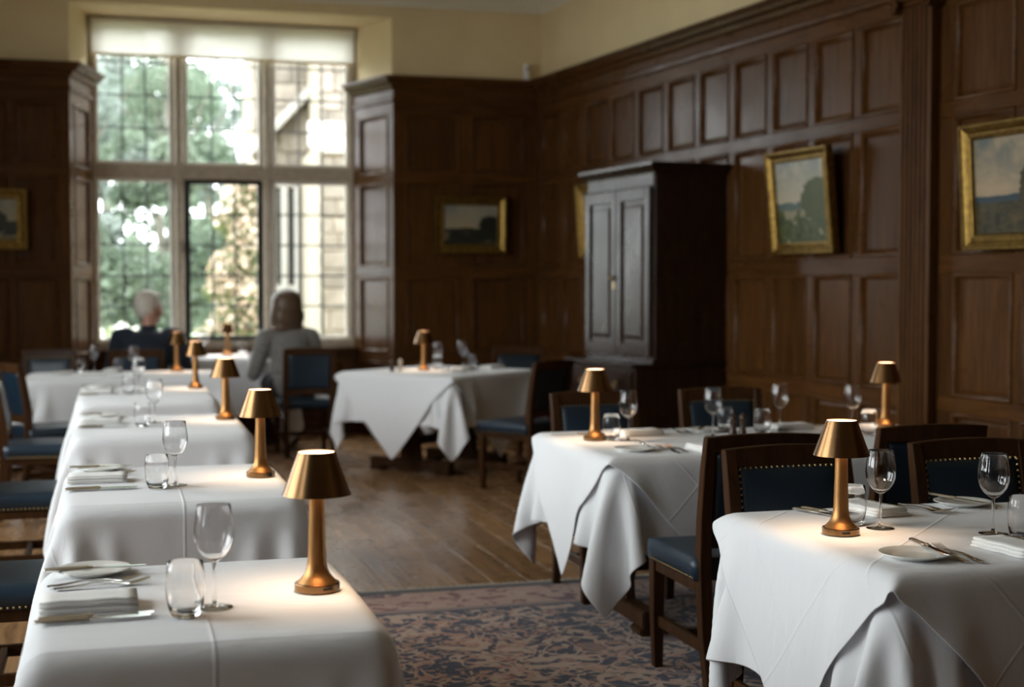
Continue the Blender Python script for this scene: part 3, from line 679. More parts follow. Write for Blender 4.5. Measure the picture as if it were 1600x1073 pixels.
# ------------------------------------------------------------------ chairs
def make_chair():
    """upholstered dining chair; faces +y, origin on the floor under the seat's centre"""
    t = empty('dining_chair')
    for sx in (-1, 1):
        obj('leg', MB().bar([((sx*.195, .195, 0), .017, .017), ((sx*.198, .195, .20), .021, .021), ((sx*.198, .195, .42), .023, .023)]).mesh('leg', 'chair_oak', bevel=.003, seg=1), t)
        m = MB().bar([((sx*.185, -.265, 0), .018, .020), ((sx*.188, -.222, .20), .020, .022), ((sx*.190, -.205, .42), .022, .024), ((sx*.192, -.215, .60), .021, .022), ((sx*.194, -.245, .78), .020, .020), ((sx*.195, -.268, .885), .018, .016)])
        obj('back_post', m.mesh('back_post', 'chair_oak', bevel=.003, seg=1), t)
        obj('stretcher', MB().bar([((sx*.186, -.225, .155), .010, .014), ((sx*.186, -.225, .190), .010, .014)]).box(sx*.19-.011, sx*.19+.011, -.225, .19, .15, .19).mesh('stretcher', 'chair_oak', bevel=.003, seg=1), t)
        obj('seat_rail', MB().box(sx*.198-.014, sx*.198+.014, -.20, .19, .355, .41).mesh('seat_rail', 'chair_oak', bevel=.003, seg=1), t)
    obj('cross_stretcher', MB().box(-.185, .185, -.02, .004, .155, .185).mesh('cross_stretcher', 'chair_oak', bevel=.003, seg=1), t)
    obj('seat_rail', MB().box(-.19, .19, .183, .211, .355, .41).mesh('seat_rail', 'chair_oak', bevel=.003, seg=1), t)
    # seat: boxed cushion, softly domed
    n = 12; v = []; f = []
    def dome(a, b): return .012*(1-a**4)*(1-b**4)
    for j in range(n+1):
        for i in range(n+1):
            a, b = -1+2*i/n, -1+2*j/n; v.append((a*.222, .005+b*.215, .468+dome(a, b)))
    for j in range(n):
        for i in range(n): k = j*(n+1)+i; f.append((k, k+1, k+n+2, k+n+1))
    ring = [i for i in range(n)]+[n+(n+1)*j for j in range(n)]+[n*(n+1)+n-i for i in range(n)]+[(n-j)*(n+1) for j in range(n)]
    low = []
    for k in ring: low.append(len(v)); v.append((v[k][0]*1.02, .005+(v[k][1]-.005)*1.02, .44))
    low2 = []
    for k in ring: low2.append(len(v)); v.append((v[k][0], v[k][1], .395))
    R_ = len(ring)
    for i in range(R_):
        f.append((ring[i], low[i], low[(i+1) % R_], ring[(i+1) % R_])); f.append((low[i], low2[i], low2[(i+1) % R_], low[(i+1) % R_]))
    f.append(tuple(reversed(low2)))
    obj('seat', fix_normals(mesh_from('seat', v, f, 'blue_leather', True)), t)
    nm = MB()
    for sx in (-1, 1):
        for k in range(22): nm.ball((sx*.2225, -.19+k*.0182, .402), .0042, 6, 4)
    for k in range(24): nm.ball((-.21+k*.0183, .2205, .402), .0042, 6, 4)
    tag(obj('seat_nails', nm.mesh('seat_nails', 'brass_nail', True), t), kind='stuff')
    # back: raked frame with a padded panel
    def yb(z): return np.interp(z, [.42, .60, .78, .885], [-.205, -.215, -.245, -.268])
    m = MB(); k = 9
    for i in range(k):
        x = -.213+.426*i/(k-1); bow = .010*(1-(x/.213)**2); top = .885+.010*(1-(x/.213)**2)
        m.v += [(x, yb(.84)-.016-bow, .832), (x, yb(.84)+.016-bow, .832), (x, yb(.885)+.015-bow, top), (x, yb(.885)-.015-bow, top)]
    for i in range(k-1):
        for q in range(4): m.f.append((i*4+q, i*4+(q+1) % 4, i*4+4+(q+1) % 4, i*4+4+q))
    m.f += [(3, 2, 1, 0), tuple((k-1)*4+q for q in range(4))]
    obj('top_rail', m.mesh('top_rail', 'chair_oak', bevel=.003, seg=1), t)
    obj('lower_rail', MB().box(-.18, .18, yb(.53)-.014, yb(.53)+.014, .505, .555).mesh('lower_rail', 'chair_oak', bevel=.003, seg=1), t)
    v = []; f = []; nx, nz = 10, 10
    for sgn, base, amp in ((1, .010, .016), (-1, .010, .006)):
        o = len(v)
        for j in range(nz+1):
            for i in range(nx+1):
                a, b = -1+2*i/nx, -1+2*j/nz; x = a*.172; z = .693+b*.143
                bow = .010*(1-(x/.213)**2)*np.clip((z-.55)/.3, 0, 1)
                v.append((x, yb(z)-bow+sgn*(base+amp*(1-a**6)*(1-b**6)), z))
        for j in range(nz):
            for i in range(nx): q = o+j*(nx+1)+i; f.append((q, q+1, q+nx+2, q+nx+1))
    N = (nx+1)*(nz+1); ring = [i for i in range(nx)]+[nx+(nx+1)*j for j in range(nz)]+[nz*(nx+1)+nx-i for i in range(nx)]+[(nz-j)*(nx+1) for j in range(nz)]
    for i in range(len(ring)): a, b = ring[i], ring[(i+1) % len(ring)]; f.append((a, b, N+b, N+a))
    obj('back_pad', fix_normals(mesh_from('back_pad', v, f, 'blue_leather', True)), t)
    nm = MB()
    for k in range(19):
        x = -.165+.33*k/18
        for z in (.557, .829): nm.ball((x, yb(z)-.010*(1-(x/.213)**2)*min(1, max(0, (z-.55)/.3))+.012, z), .0042, 6, 4)
    for k in range(15):
        z = .565+.26*k/14
        for sx in (-1, 1): nm.ball((sx*.168, yb(z)-.003*max(0, (z-.55)/.3)+.012, z), .0042, 6, 4)
    tag(obj('back_nails', nm.mesh('back_nails', 'brass_nail', True), t), kind='stuff')
    return t
chair0 = make_chair()
CHAIRS = [ # x, y, facing (degrees, 0 = towards the window), label
    (2.105, 4.60, 0, 'dark leather chair seen from behind, left of two at the middle right table'),
    (2.83, 4.72, -2, 'dark leather chair seen from behind, right of two at the middle right table'),
    (2.015, 3.725, 180, 'brass-nailed leather chair facing the camera behind the lamp of the front right table'),
    (2.665, 3.735, 180, 'brass-nailed leather chair facing the camera behind the plate, cut by the right edge'),
    (2.18, 6.02, 180, 'brass-nailed leather chair behind the left lamp of the middle right table'),
    (2.85, 6.09, 180, 'leather chair beyond the shakers of the middle right table, before the cupboard'),
    (2.735, 9.37, 35, 'leather chair drawn up to the right side of the cornerwise table'),
    (3.16, 10.92, 166, 'leather chair facing the camera behind the cornerwise table'),
    (-.34, 4.84, -90, 'blue leather chair left of the second left table, only its seat showing'),
    (-.36, 6.88, -90, 'blue leather chair left of the third left table, only its seat showing'),
    (-.38, 8.86, -90, 'blue leather chair left of the fourth left table, seat showing'),
    (-.40, 9.88, -64, 'blue leather chair with its wooden back cut by the left edge of the picture'),
    (-.50, 11.46, 168, 'blue leather chair behind the left end of the crosswise table'),
    (1.555, 11.80, 2, 'blue leather chair in which the diner in the grey jacket sits'),
    (.225, 11.84, -4, 'leather chair in which the white-haired diner sits'),
]
for i, (x, y, a, lb) in enumerate(CHAIRS):
    if i == 0: c = chair0; c.location = (x, y, 0); c.rotation_euler = (0, 0, rad(a)); tag(c, lb, 'chair', 'leather dining chairs')
    else: c = copy_tree(chair0, None, (x, y, 0), rad(a), lb)
    if .15 < x < 3.9 and .4 < y < 6.45: c.location.z = .011

# ------------------------------------------------------------------ lamps
def make_lamp():
    t = empty('table_lamp')
    obj('base', MB().lathe([(0, 0), (.046, 0), (.0485, .002), (.0485, .016), (.0465, .0185), (.044, .019), (0, .019)], 40).mesh('base', 'bronze', True, angle=35), t)
    prof = [(.043, .018), (.040, .022), (.033, .029), (.027, .037), (.0225, .048), (.0200, .065), (.0188, .10), (.0172, .16), (.0158, .215), (.0150, .245), (.0, .245)]
    obj('stem', MB().lathe(prof, 36).mesh('stem', 'bronze_lit_stem', True), t)
    sh = [(.0735, .207), (.0410, .296), (.0400, .2985), (.0385, .2985), (.0385, .296), (.0722, .2068)]
    obj('shade', MB().lathe(sh, 56, closed=True).mesh('shade', 'bronze', True, angle=50), t)
    obj('diffuser', MB().lathe([(0, .2905), (.0386, .2905), (.0386, .2968), (0, .2975)], 36).mesh('diffuser', 'lamp_glow', True), t)
    obj('led_ring', MB().lathe([(0, .252), (.030, .252), (.030, .2580), (0, .2580)], 28).mesh('led_ring', 'lamp_glow'), t)
    obj('charging_slot', MB().box(-.011, .011, -.0495, -.0465, .007, .013).mesh('charging_slot', 'lamp_slot', bevel=.001, seg=1), t)
    ld = bpy.data.lights.new('lamp_light', 'AREA'); ld.shape = 'DISK'; ld.size = .058; ld.energy = .105; ld.color = (1.0, .70, .45); ld.spread = rad(140)
    l = bpy.data.objects.new('lamp_light', ld); COL.objects.link(l); l.parent = t; l.location = (0, 0, .2505)
    return t
lamp0 = make_lamp()
LAMPS = [
    (.424, 3.03, ZT, 1, 20, 'bronze table lamp on the nearest table of the left row'),
    (.494, 4.90, ZT, 1, 35, 'bronze table lamp on the second table of the left row'),
    (.542, 7.03, ZT, 1, 60, 'bronze table lamp on the third table of the left row'),
    (.525, 9.22, ZT, 1, 10, 'bronze table lamp on the fourth table of the left row'),
    (.492, 11.05, ZT, 1, 80, 'bronze table lamp on the crosswise table before the white-haired diner'),
    (1.00, 12.70, ZT+ZW, .95, 45, 'small bronze lamp on the window table between the two diners'),
    (2.31, 10.62, ZT+.004, 1, 0, 'bronze table lamp on the cornerwise table beside the shakers'),
    (1.958, 5.63, ZT+.004, 1, 120, 'bronze table lamp on the left end of the middle right table'),
    (1.837, 3.325, ZT+.004, 1, -12, 'bronze table lamp on the left end of the front right table'),
    (3.44, 5.82, ZT, 1, 15, 'bronze table lamp before the fluted pilaster on the middle right table'),
]
for i, (x, y, z, s, a, lb) in enumerate(LAMPS):
    if i == 0: o = lamp0; o.location = (x, y, z); o.rotation_euler = (0, 0, rad(a)); tag(o, lb, 'lamp', 'bronze table lamps')
    else: copy_tree(lamp0, None, (x, y, z), rad(a), lb, (s, s, s))

# ------------------------------------------------------------------ tableware
def make_wine():
    t = empty('wine_glass')
    out = [(.0045, .098), (.012, .102), (.024, .112), (.034, .126), (.0405, .145), (.042, .162), (.0405, .180), (.0375, .200), (.0350, .2205)]
    inn = [(r-.0011 if r > .01 else 0.0, z+.0012) for r, z in out[1:]]
    prof = [(0, .0975)]+out+[(.0345, .2212)]+[(r, z) for r, z in reversed(inn)][1:]+[(0, .1035)]
    obj('bowl', MB().lathe(prof, 36).mesh('bowl', 'clear_glass', True, angle=80), t)
    obj('stem', MB().lathe([(0, .0035), (.012, .0035), (.006, .008), (.0036, .016), (.0032, .05), (.0034, .085), (.0045, .0975), (0, .0975)], 16).mesh('stem', 'clear_glass', True, angle=80), t)
    t.scale = (.97, .97, .95)
    obj('foot', MB().lathe([(0, 0), (.0375, 0), (.0385, .0008), (.0375, .0017), (.024, .0027), (.012, .0035), (0, .0035)], 36).mesh('foot', 'thin_glass', True, angle=80), t)
    return t
def make_tumbler():
    t = empty('water_tumbler')
    out = [(.0255, .0), (.029, .003), (.0345, .020), (.0385, .045), (.0392, .062), (.0375, .085), (.0345, .108)]
    prof = [(0, 0)]+out+[(.0337, .1087)]+[(.0363, .085), (.0378, .062), (.0371, .045), (.033, .022), (.026, .011), (0, .0085)]
    obj('glass_body', MB().lathe(prof, 36).mesh('glass_body', 'clear_glass', True, angle=80), t)
    return t
def make_plate():
    prof = [(0, .003), (.045, .003), (.048, 0), (.053, 0), (.056, .004), (.082, .0115), (.0835, .0125), (.083, .0138), (.081, .0138), (.060, .0085), (.054, .0062), (.050, .0055), (0, .0055)]
    o = empty('side_plate'); obj('plate_body', MB().lathe(prof, 48).mesh('plate_body', 'porcelain', True, angle=60), o); return o
def make_knife():
    """lies along +x, handle at the origin end"""
    t = empty('table_knife')
    m = MB(); secs = []
    for x, hy, hz in ((0, .004, .003), (.004, .0075, .0045), (.02, .0085, .0052), (.06, .0075, .0050), (.085, .0068, .0050), (.092, .0085, .0062), (.098, .0060, .0046), (.102, .0075, .0050), (.105, .004, .003)):
        secs.append((x, hy, hz))
    n = 10
    for x, hy, hz in secs:
        for k in range(n): a = 2*PI*k/n; m.v.append((x, hy*math.cos(a), .0058+hz*math.sin(a)))
    for i in range(len(secs)-1):
        for k in range(n): m.f.append((i*n+k, i*n+(k+1) % n, (i+1)*n+(k+1) % n, (i+1)*n+k))
    m.f += [tuple(range(n)), tuple((len(secs)-1)*n+k for k in range(n))]
    obj('handle', m.mesh('handle', 'silver', True), t)
    ol = [(.100, -.006), (.125, -.0085), (.17, -.0095), (.20, -.0085), (.216, -.004), (.222, .003), (.215, .0075), (.16, .0078), (.12, .0072), (.100, .006)]
    q = len(ol); m = MB(); m.add([(x, y, .0045) for x, y in ol]+[(x, y, .0066) for x, y in ol], [tuple(reversed(range(q))), tuple(range(q, 2*q))]+[(i, (i+1) % q, q+(i+1) % q, q+i) for i in range(q)])
    obj('blade', m.mesh('blade', 'silver_blade', bevel=.0006, seg=1), t)
    return t
def make_fork():
    """lies along +x, handle at the origin end, arched"""
    t = empty('table_fork')
    def zz(x): return np.interp(x, [0, .03, .09, .125, .15, .165, .20], [.0035, .004, .011, .008, .0035, .004, .013])
    st = [(0, .004), (.004, .0085), (.02, .0095), (.04, .0075), (.08, .0036), (.115, .0032), (.13, .006), (.14, .0115), (.152, .0125), (.160, .0122)]
    m = MB()
    for x, hy in st:
        z = zz(x); h = .0016
        m.v += [(x, -hy, z-h*.6), (x, 0, z-h), (x, hy, z-h*.6), (x, hy, z+h*.6), (x, 0, z+h), (x, -hy, z+h*.6)]
    for i in range(len(st)-1):
        for k in range(6): m.f.append((i*6+k, i*6+(k+1) % 6, i*6+6+(k+1) % 6, i*6+6+k))
    m.f += [tuple(range(5, -1, -1)), tuple((len(st)-1)*6+k for k in range(6))]
    obj('handle', m.mesh('handle', 'silver', True), t)
    for k in range(4):
        y = -.0102+.0068*k
        obj('tine', MB().tube([(.158, y, zz(.158)), (.175, y, zz(.175)), (.19, y, zz(.19)), (.203, y*.96, zz(.2)+.001)], [.0019, .0018, .0015, .0007], 6).mesh('tine', 'silver', True), t)
    return t
def make_napkin(w=.19, d=.11, layers=3, th=.0042):
    """folded napkin: a cloth band zigzagged into layers, fold along +y side"""
    t = empty('napkin'); top = []; steps = []
    r = th*.62; half = d/2
    path = []
    for k in range(layers*2):
        z = .0025+k*th*.95; inset = .0035*(k//2)+(.002 if k % 2 else 0)
        xs = np.linspace(-half+inset, half-inset, 7)
        if k % 2: xs = xs[::-1]
        for q, x in enumerate(xs): path.append((x, z+.0006*math.sin(3*x/half+k)))
        if k < layers*2-1:
            sg = 1 if k % 2 == 0 else -1
            path.append((xs[-1]+sg*.0022, z+th*.48))
    P = np.array(path); T = np.gradient(P, axis=0); T /= np.linalg.norm(T, axis=1)[:, None]+1e-9; Nn = np.stack([-T[:, 1], T[:, 0]], 1)
    A = P+Nn*.0016; B = P-Nn*.0016; loop = np.concatenate([A, B[::-1]]); n = len(loop); L = 9; v = []; f = []
    for i in range(L):
        y = -w/2+w*i/(L-1)
        for q in loop: v.append((y, q[0], q[1]+.0009*math.sin(i*1.7+q[0]*40)))
    for i in range(L-1):
        for k in range(n): f.append((i*n+k, i*n+(k+1) % n, (i+1)*n+(k+1) % n, (i+1)*n+k))
    np_ = len(P)
    for base, flip in ((0, False), ((L-1)*n, True)):
        for k in range(np_-1):
            q = (base+k, base+k+1, base+n-2-k, base+n-1-k); f.append(q if flip else q[::-1])
    obj('folded_cloth', fix_normals(mesh_from('folded_cloth', v, f, 'napkin_linen', True)), t)
    return t
def make_shaker(mat, hgt):
    t = empty('shaker'); k = hgt/.09
    obj('body', MB().lathe([(0, 0), (.017, 0), (.0185, .004*k), (.0180, .014*k), (.0130, .036*k), (.0125, .046*k), (.0155, .058*k), (.0160, .063*k), (0, .064*k)], 20).mesh('body', mat, True, angle=60), t)
    obj('cap', MB().lathe([(0, .063*k), (.0135, .064*k), (.0165, .070*k), (.0160, .080*k), (.0105, .086*k), (.0045, .087*k), (.0050, .091*k), (.003, .094*k), (0, .0945*k)], 20).mesh('cap', mat, True, angle=60), t)
    return t
PROTO = {}
def place(kind, x, y, z, rz, label, cat, group, maker=None, tilt=None):
    if kind not in PROTO:
        o = PROTO[kind] = maker(); o.location = (x, y, z); o.rotation_euler = (0, 0, rz); tag(o, label, cat, group)
    else:
        o = copy_tree(PROTO[kind], None, (x, y, z), rz, label)
    if tilt: o.rotation_euler = (tilt[0], tilt[1], rz)
    return o
def wine(x, y, z, lb): return place('wine', x, y, z, random.uniform(0, 6), lb, 'wine glass', 'stemmed wine glasses', make_wine)
def tumbler(x, y, z, lb): return place('tumbler', x, y, z, 0, lb, 'tumbler', 'water tumblers', make_tumbler)
def plate(x, y, z, lb): return place('plate', x, y, z, 0, lb, 'plate', 'white side plates', make_plate)
def knife(x, y, z, a, lb, tilt=None): return place('knife', x, y, z, rad(a), lb, 'knife', 'silver knives', make_knife, tilt)
def fork(x, y, z, a, lb): return place('fork', x, y, z, rad(a), lb, 'fork', 'silver forks', make_fork)
def napkin(x, y, z, a, lb): return place('napkin', x, y, z, rad(a), lb, 'napkin', 'folded white napkins', make_napkin)
random.seed(5)
# left row: one place laid on the left of every table
for k, ((cx, cy, hx, hy), o) in enumerate(zip(LEFT, ORD)):
    tb = f'on the {o} table of the left row'
    gx = [0, .004, .004, -.03][k]; dy = [0, .02, .02, .0][k]
    py = cy+[.31, .365, .43, .50][k]
    plate(-.04+gx, py, ZT, f'white side plate {tb}')
    knife(-.145+gx, py-.035, ZT+.0135, 2, f'butter knife across the plate {tb}')
    fy = cy+[.175, .235, .26, .28][k]
    fork(-.135+gx, fy, ZT, 9, f'silver fork nearer the plate {tb}')
    fork(-.120+gx, fy-.032, ZT, 7, f'silver fork nearer the napkin {tb}')
    napkin(-.045+gx, cy-.015+[-.025, .10, .09, .08][k], ZT, [1, -1, 2, 0][k], f'folded white napkin {tb}')
    ky = cy+[-.16, -.125, -.12, -.12][k]
    knife(-.140+gx, ky+.012, ZT, 1, f'silver knife nearer the napkin {tb}')
    knife(-.146+gx, ky-.014, ZT, 2, f'silver knife further from the napkin {tb}')
    tumbler(.140+gx, cy+[-.17, -.135, -.11, -.08][k], ZT, f'clear water tumbler {tb}')
    wine(.200+gx, cy+[-.112, -.08, .04, .06][k], ZT, f'stemmed wine glass {tb}')
# crosswise table
z = ZT
wine(-.107, 11.10, z, 'wine glass at the left on the crosswise table, against the dark panelling'); tumbler(-.20, 11.18, z, 'tumbler left of the wine glass on the crosswise table')
tumbler(.06, 11.10, z, 'tumbler between the two wine glasses on the crosswise table'); wine(.17, 10.75, z, 'wine glass in front of the white-haired diner on the crosswise table')
plate(-.34, 10.95, z, 'white side plate at the left end of the crosswise table'); napkin(-.12, 10.72, z, 4, 'folded napkin near the edge of the crosswise table')
knife(-.36, 10.93, z+.0135, 20, 'butter knife on the plate of the crosswise table')
napkin(.02, 11.10, z, 80, 'folded napkin at the back of the crosswise table')
# window table
z = ZT+ZW
plate(.72, 12.5, z, 'white plate on the window table near the white-haired diner'); tumbler(1.13, 12.72, z, 'tumbler by the small lamp on the window table'); wine(.80, 12.78, z, 'wine glass on the window table')
# cornerwise table
z = ZT+.004
sh1 = make_shaker('pepper_wood', .085); sh1.location = (2.05, 10.55, z); tag(sh1, 'dark pepper shaker on the cornerwise table', 'shaker')
sh2 = make_shaker('salt_ceramic', .09); sh2.location = (2.12, 10.585, z); tag(sh2, 'pale salt shaker on the cornerwise table', 'shaker')
wine(2.47, 10.84, z, 'wine glass nearer the lamp on the cornerwise table'); wine(2.69, 10.93, z, 'wine glass further from the lamp on the cornerwise table')
tumbler(2.44, 10.72, z, 'tumbler beside the lamp on the cornerwise table'); tumbler(2.77, 10.93, z, 'tumbler right of the wine glasses on the cornerwise table')
plate(2.50, 10.30, z, 'side plate at the near corner of the cornerwise table'); napkin(2.62, 10.60, z, 40, 'folded napkin at the middle of the cornerwise table'); napkin(2.88, 10.72, z, 40, 'folded napkin before the far chair on the cornerwise table')
knife(2.44, 10.24, z+.0135, 60, 'butter knife on the plate of the cornerwise table'); fork(2.60, 10.30, z, 60, 'fork by the plate on the cornerwise table')
# middle right table
tb = 'on the middle right table'
plate(1.985, 5.225, z, f'white side plate at the near left corner {tb}'); knife(2.05, 5.38, z+.0135, -95, f'butter knife laid over the near plate {tb}')
fork(2.115, 5.10, z, 92, f'fork nearer the plate in the near pair {tb}'); fork(2.155, 5.10, z, 92, f'fork nearer the napkin in the near pair {tb}')
napkin(2.26, 5.14, z, 96, f'folded napkin half hidden by the near chair {tb}')
tumbler(2.028, 5.62, z, f'tumbler beside the left lamp {tb}'); wine(2.086, 5.575, z, f'wine glass beside the left lamp {tb}')
napkin(2.21, 5.77, z, 6, f'folded napkin behind the left wine glass {tb}'); knife(2.05, 5.83, z, 178, f'knife behind the left tumbler {tb}')
plate(2.56, 5.83, z, f'far side plate by the shakers {tb}'); knife(2.47, 5.74, z+.0135, 55, f'butter knife across the far plate {tb}')
fork(2.40, 5.95, z, -85, f'fork left of the far plate {tb}'); fork(2.44, 5.95, z, -85, f'fork close to the far plate {tb}')
wine(2.49, 5.62, z, f'wine glass left of the shakers {tb}'); tumbler(2.64, 5.82, z, f'tumbler behind the shakers {tb}')
for x, y, lb, hh in ((2.575, 5.60, f'dark pepper mill, left of the pair {tb}', .095), (2.612, 5.585, f'dark pepper mill, right of the pair {tb}', .10)):
    q = make_shaker('pepper_wood', hh); q.location = (x, y, z); tag(q, lb, 'shaker', 'dark mills')
tumbler(2.755, 5.69, z, f'tumbler right of the shakers {tb}'); wine(2.895, 5.80, z, f'wine glass between the shakers and the right lamp {tb}')
napkin(2.98, 5.87, z-.004, 4, f'folded napkin behind the middle wine glasses {tb}'); knife(3.20, 5.93, z-.004, 178, f'knife at the right of the far napkin {tb}')
tumbler(3.20, 5.55, z-.004, f'tumbler near the right lamp {tb}'); wine(3.22, 5.73, z-.004, f'wine glass nearest the right lamp {tb}')
# front right table
tb = 'on the front right table'
plate(1.845, 2.985, z, f'white side plate at the near corner {tb}'); knife(1.915, 3.115, z+.0135, -97, f'butter knife laid over the near plate {tb}')
fork(1.925, 2.885, z, 88, f'fork nearer the plate, of the near pair {tb}'); fork(1.958, 2.875, z, 89, f'fork nearer the napkin, of the near pair {tb}')
napkin(2.125, 2.985, z, 96, f'thick folded napkin near the right edge {tb}')
wine(1.981, 3.372, z, f'wine glass right of the lamp {tb}'); tumbler(1.934, 3.44, z, f'tumbler half hidden by the lamp {tb}')
napkin(2.095, 3.62, z, 100, f'folded napkin behind the lamp {tb}'); knife(1.90, 3.72, z, -70, f'silver knife left of the far napkin behind the lamp {tb}'); knife(1.93, 3.73, z, -70, f'silver knife touching the napkin behind the lamp {tb}')
fork(2.22, 3.71, z, -72, f'fork nearer the napkin, of the far pair {tb}'); fork(2.25, 3.73, z, -72, f'fork nearer the plate, of the far pair {tb}')
plate(2.425, 3.665, z, f'white side plate before the far chair {tb}'); knife(2.385, 3.78, z+.0135, -75, f'butter knife across the far plate {tb}')
wine(2.222, 3.218, z, f'wine glass nearest the right edge of the picture {tb}'); tumbler(2.256, 3.14, z, f'tumbler cut by the right edge of the picture {tb}')
napkin(2.55, 3.2, z-.004, 90, f'folded napkin at the right end {tb}')

# ------------------------------------------------------------------ cupboard against the right wall
CS0, CS1 = 8.734, 9.80; CW = CS1-CS0
cup = empty('cupboard', on_wall((CS0+CS1)/2, .012), RWALL, 'tall dark panelled cupboard on a chest of drawers against the right wall', 'cupboard')
hw = CW/2
# lower chest (front at y = -.73)
obj('chest', MB().box(-hw-.005, hw, -.715, 0, .07, .825).box(-hw+.02, hw-.02, -.69, -.02, 0, .07).mesh('chest', 'cupboard_oak', bevel=.006, seg=1), cup)
obj('worktop', MB().box(-hw-.05, hw+.012, -.75, 0, .825, .853).mesh('worktop', 'cupboard_oak', bevel=.008), cup)
for z0, z1 in ((.62, .80), (.37, .60), (.10, .35)):
    d = obj('drawer', MB().box(-hw+.035, hw-.04, -.728, -.715, z0, z1).mesh('drawer', 'cupboard_oak', bevel=.004, seg=1), cup)
    fm = MB().box(-hw+.035, hw-.04, -.735, -.728, z1-.016, z1).box(-hw+.035, hw-.04, -.735, -.728, z0, z0+.016).box(-hw+.035, -hw+.051, -.735, -.728, z0+.016, z1-.016).box(hw-.056, hw-.04, -.735, -.728, z0+.016, z1-.016)
    obj('drawer_beading', fm.mesh('drawer_beading', 'cupboard_oak', bevel=.003, seg=1), d)
    for sx in (-.28, .28): obj('drop_handle', MB().tube([(sx, -.728, (z0+z1)/2+.01), (sx, -.748, (z0+z1)/2+.01)], .012, 12).tube([(sx-.03, -.748, (z0+z1)/2), (sx-.02, -.752, (z0+z1)/2-.025), (sx+.02, -.752, (z0+z1)/2-.025), (sx+.03, -.748, (z0+z1)/2)], .005, 8).mesh('drop_handle', 'brass_nail', True), d)
# upper case (front at y = -.57)
F_ = -.565
obj('case', MB().box(-hw, hw, F_, 0, .853, 2.19).mesh('case', 'cupboard_oak', bevel=.004, seg=1), cup)
obj('plinth_moulding', MB().box(-hw-.012, hw+.008, F_-.022, 0, .853, .885).mesh('plinth_moulding', 'cupboard_oak', bevel=.008), cup)
obj('frieze', MB().box(-hw+.004, hw-.004, F_-.012, F_, 2.085, 2.175).mesh('frieze', 'cupboard_oak', bevel=.004, seg=1), cup)
cpth = [(-hw, 0), (-hw, F_), (hw, F_), (hw, 0)]
obj('cornice', sweep(cpth, [(-.02, 2.165), (.008, 2.165), (.015, 2.185), (.03, 2.195), (.045, 2.22), (.062, 2.225), (.062, 2.245), (-.02, 2.245)], 'cupboard_oak', 'cornice', side=-1), cup)
obj('top_board', MB().box(-hw, hw, F_, 0, 2.2, 2.24).mesh('top_board', 'cupboard_oak'), cup)
for sx, nm in ((-1, 0), (1, 1)):
    x0, x1 = (-hw+.018, -.006) if sx < 0 else (.006, hw-.018)
    d = obj('door', MB().box(x0, x1, F_-.022, F_-.001, .90, 2.08).mesh('door', 'cupboard_oak', bevel=.003, seg=1), cup)
    st = .072; a0, a1, b0, b1 = x0+st, x1-st, .90+.085, 2.08-.085
    fm = MB().box(x0, a0, F_-.040, F_-.022, .90, 2.08).box(a1, x1, F_-.040, F_-.022, .90, 2.08).box(a0, a1, F_-.040, F_-.022, .90, b0).box(a0, a1, F_-.040, F_-.022, b1, 2.08)
    obj('door_frame', fm.mesh('door_frame', 'cupboard_oak', bevel=.004, seg=1), d)
    v = []
    for i_, y_ in ((.004, -.024), (.03, -.024), (.055, -.034)): v += [(a0+i_, F_+y_, b0+i_), (a1-i_, F_+y_, b0+i_), (a1-i_, F_+y_, b1-i_), (a0+i_, F_+y_, b1-i_)]
    f = [(8, 9, 10, 11)]
    for r_ in (0, 4):
        for i_ in range(4): f.append((r_+i_, r_+(i_+1) % 4, r_+4+(i_+1) % 4, r_+4+i_))
    obj('door_panel', fix_normals(mesh_from('door_panel', v, f, 'cupboard_oak')), d)
obj('lock_knob', MB().ball((-.03, F_-.055, 1.45), .016, 12, 8).tube([(-.03, F_-.04, 1.45), (-.03, F_-.055, 1.45)], .008, 8).mesh('lock_knob', 'brass_nail', True), cup)
obj('escutcheon', MB().box(-.038, -.022, F_-.043, F_-.040, 1.37, 1.42).mesh('escutcheon', 'brass_nail', bevel=.001, seg=1), cup)

# ------------------------------------------------------------------ paintings
def make_painting(label, loc, rz, w, h, mat, tilt=0.0, fw=.085):
    """gilt frame with a stepped moulding; local x right as seen, y into the wall, origin at the lower centre of the back"""
    t = empty('framed_painting', loc, 0, label, 'painting'); t.rotation_euler = (rad(tilt), 0, rz)
    prof = [(0, 0), (0, -.045), (.006, -.055), (.016, -.055), (.022, -.046), (.036, -.040), (.050, -.030), (.060, -.030), (.066, -.036), (.074, -.034), (fw, -.018), (fw, 0)]
    n = len(prof)
    names = ('bottom_rail', 'side_rail', 'top_rail', 'side_rail')
    cs = [(-w/2, 0, 1, 1), (w/2, 0, -1, 1), (w/2, h, -1, -1), (-w/2, h, 1, -1)]
    for i in range(4):
        v = []; f = []
        for cx, cz, sx, sz in (cs[i], cs[(i+1) % 4]):
            for o, y in prof: v.append((cx+sx*o, y, cz+sz*o))
        for j in range(n): f.append((j, (j+1) % n, n+(j+1) % n, n+j))
        obj(names[i], fix_normals(mesh_from('frame_rail', v, f, 'gilt', False)), t)
    obj('canvas', MB().box(-w/2+fw-.006, w/2-fw+.006, -.018, -.006, fw-.006, h-fw+.006).mesh('canvas', mat), t)
    obj('backing', MB().box(-w/2+.012, w/2-.012, -.005, .004, .012, h-.012).mesh('backing', 'frame_back_wood'), t)
    return t
make_painting('gilt-framed landscape with a path, tilted forward on the right wall', on_wall(7.70, .030, 1.60), RWALL, .70, .665, 'landscape_path', 5.5, .075)
make_painting('large gilt-framed landscape with a dark tree, cut by the right edge', on_wall(5.64, .030, 1.585), RWALL, 1.06, .665, 'landscape_hill', 3.5)
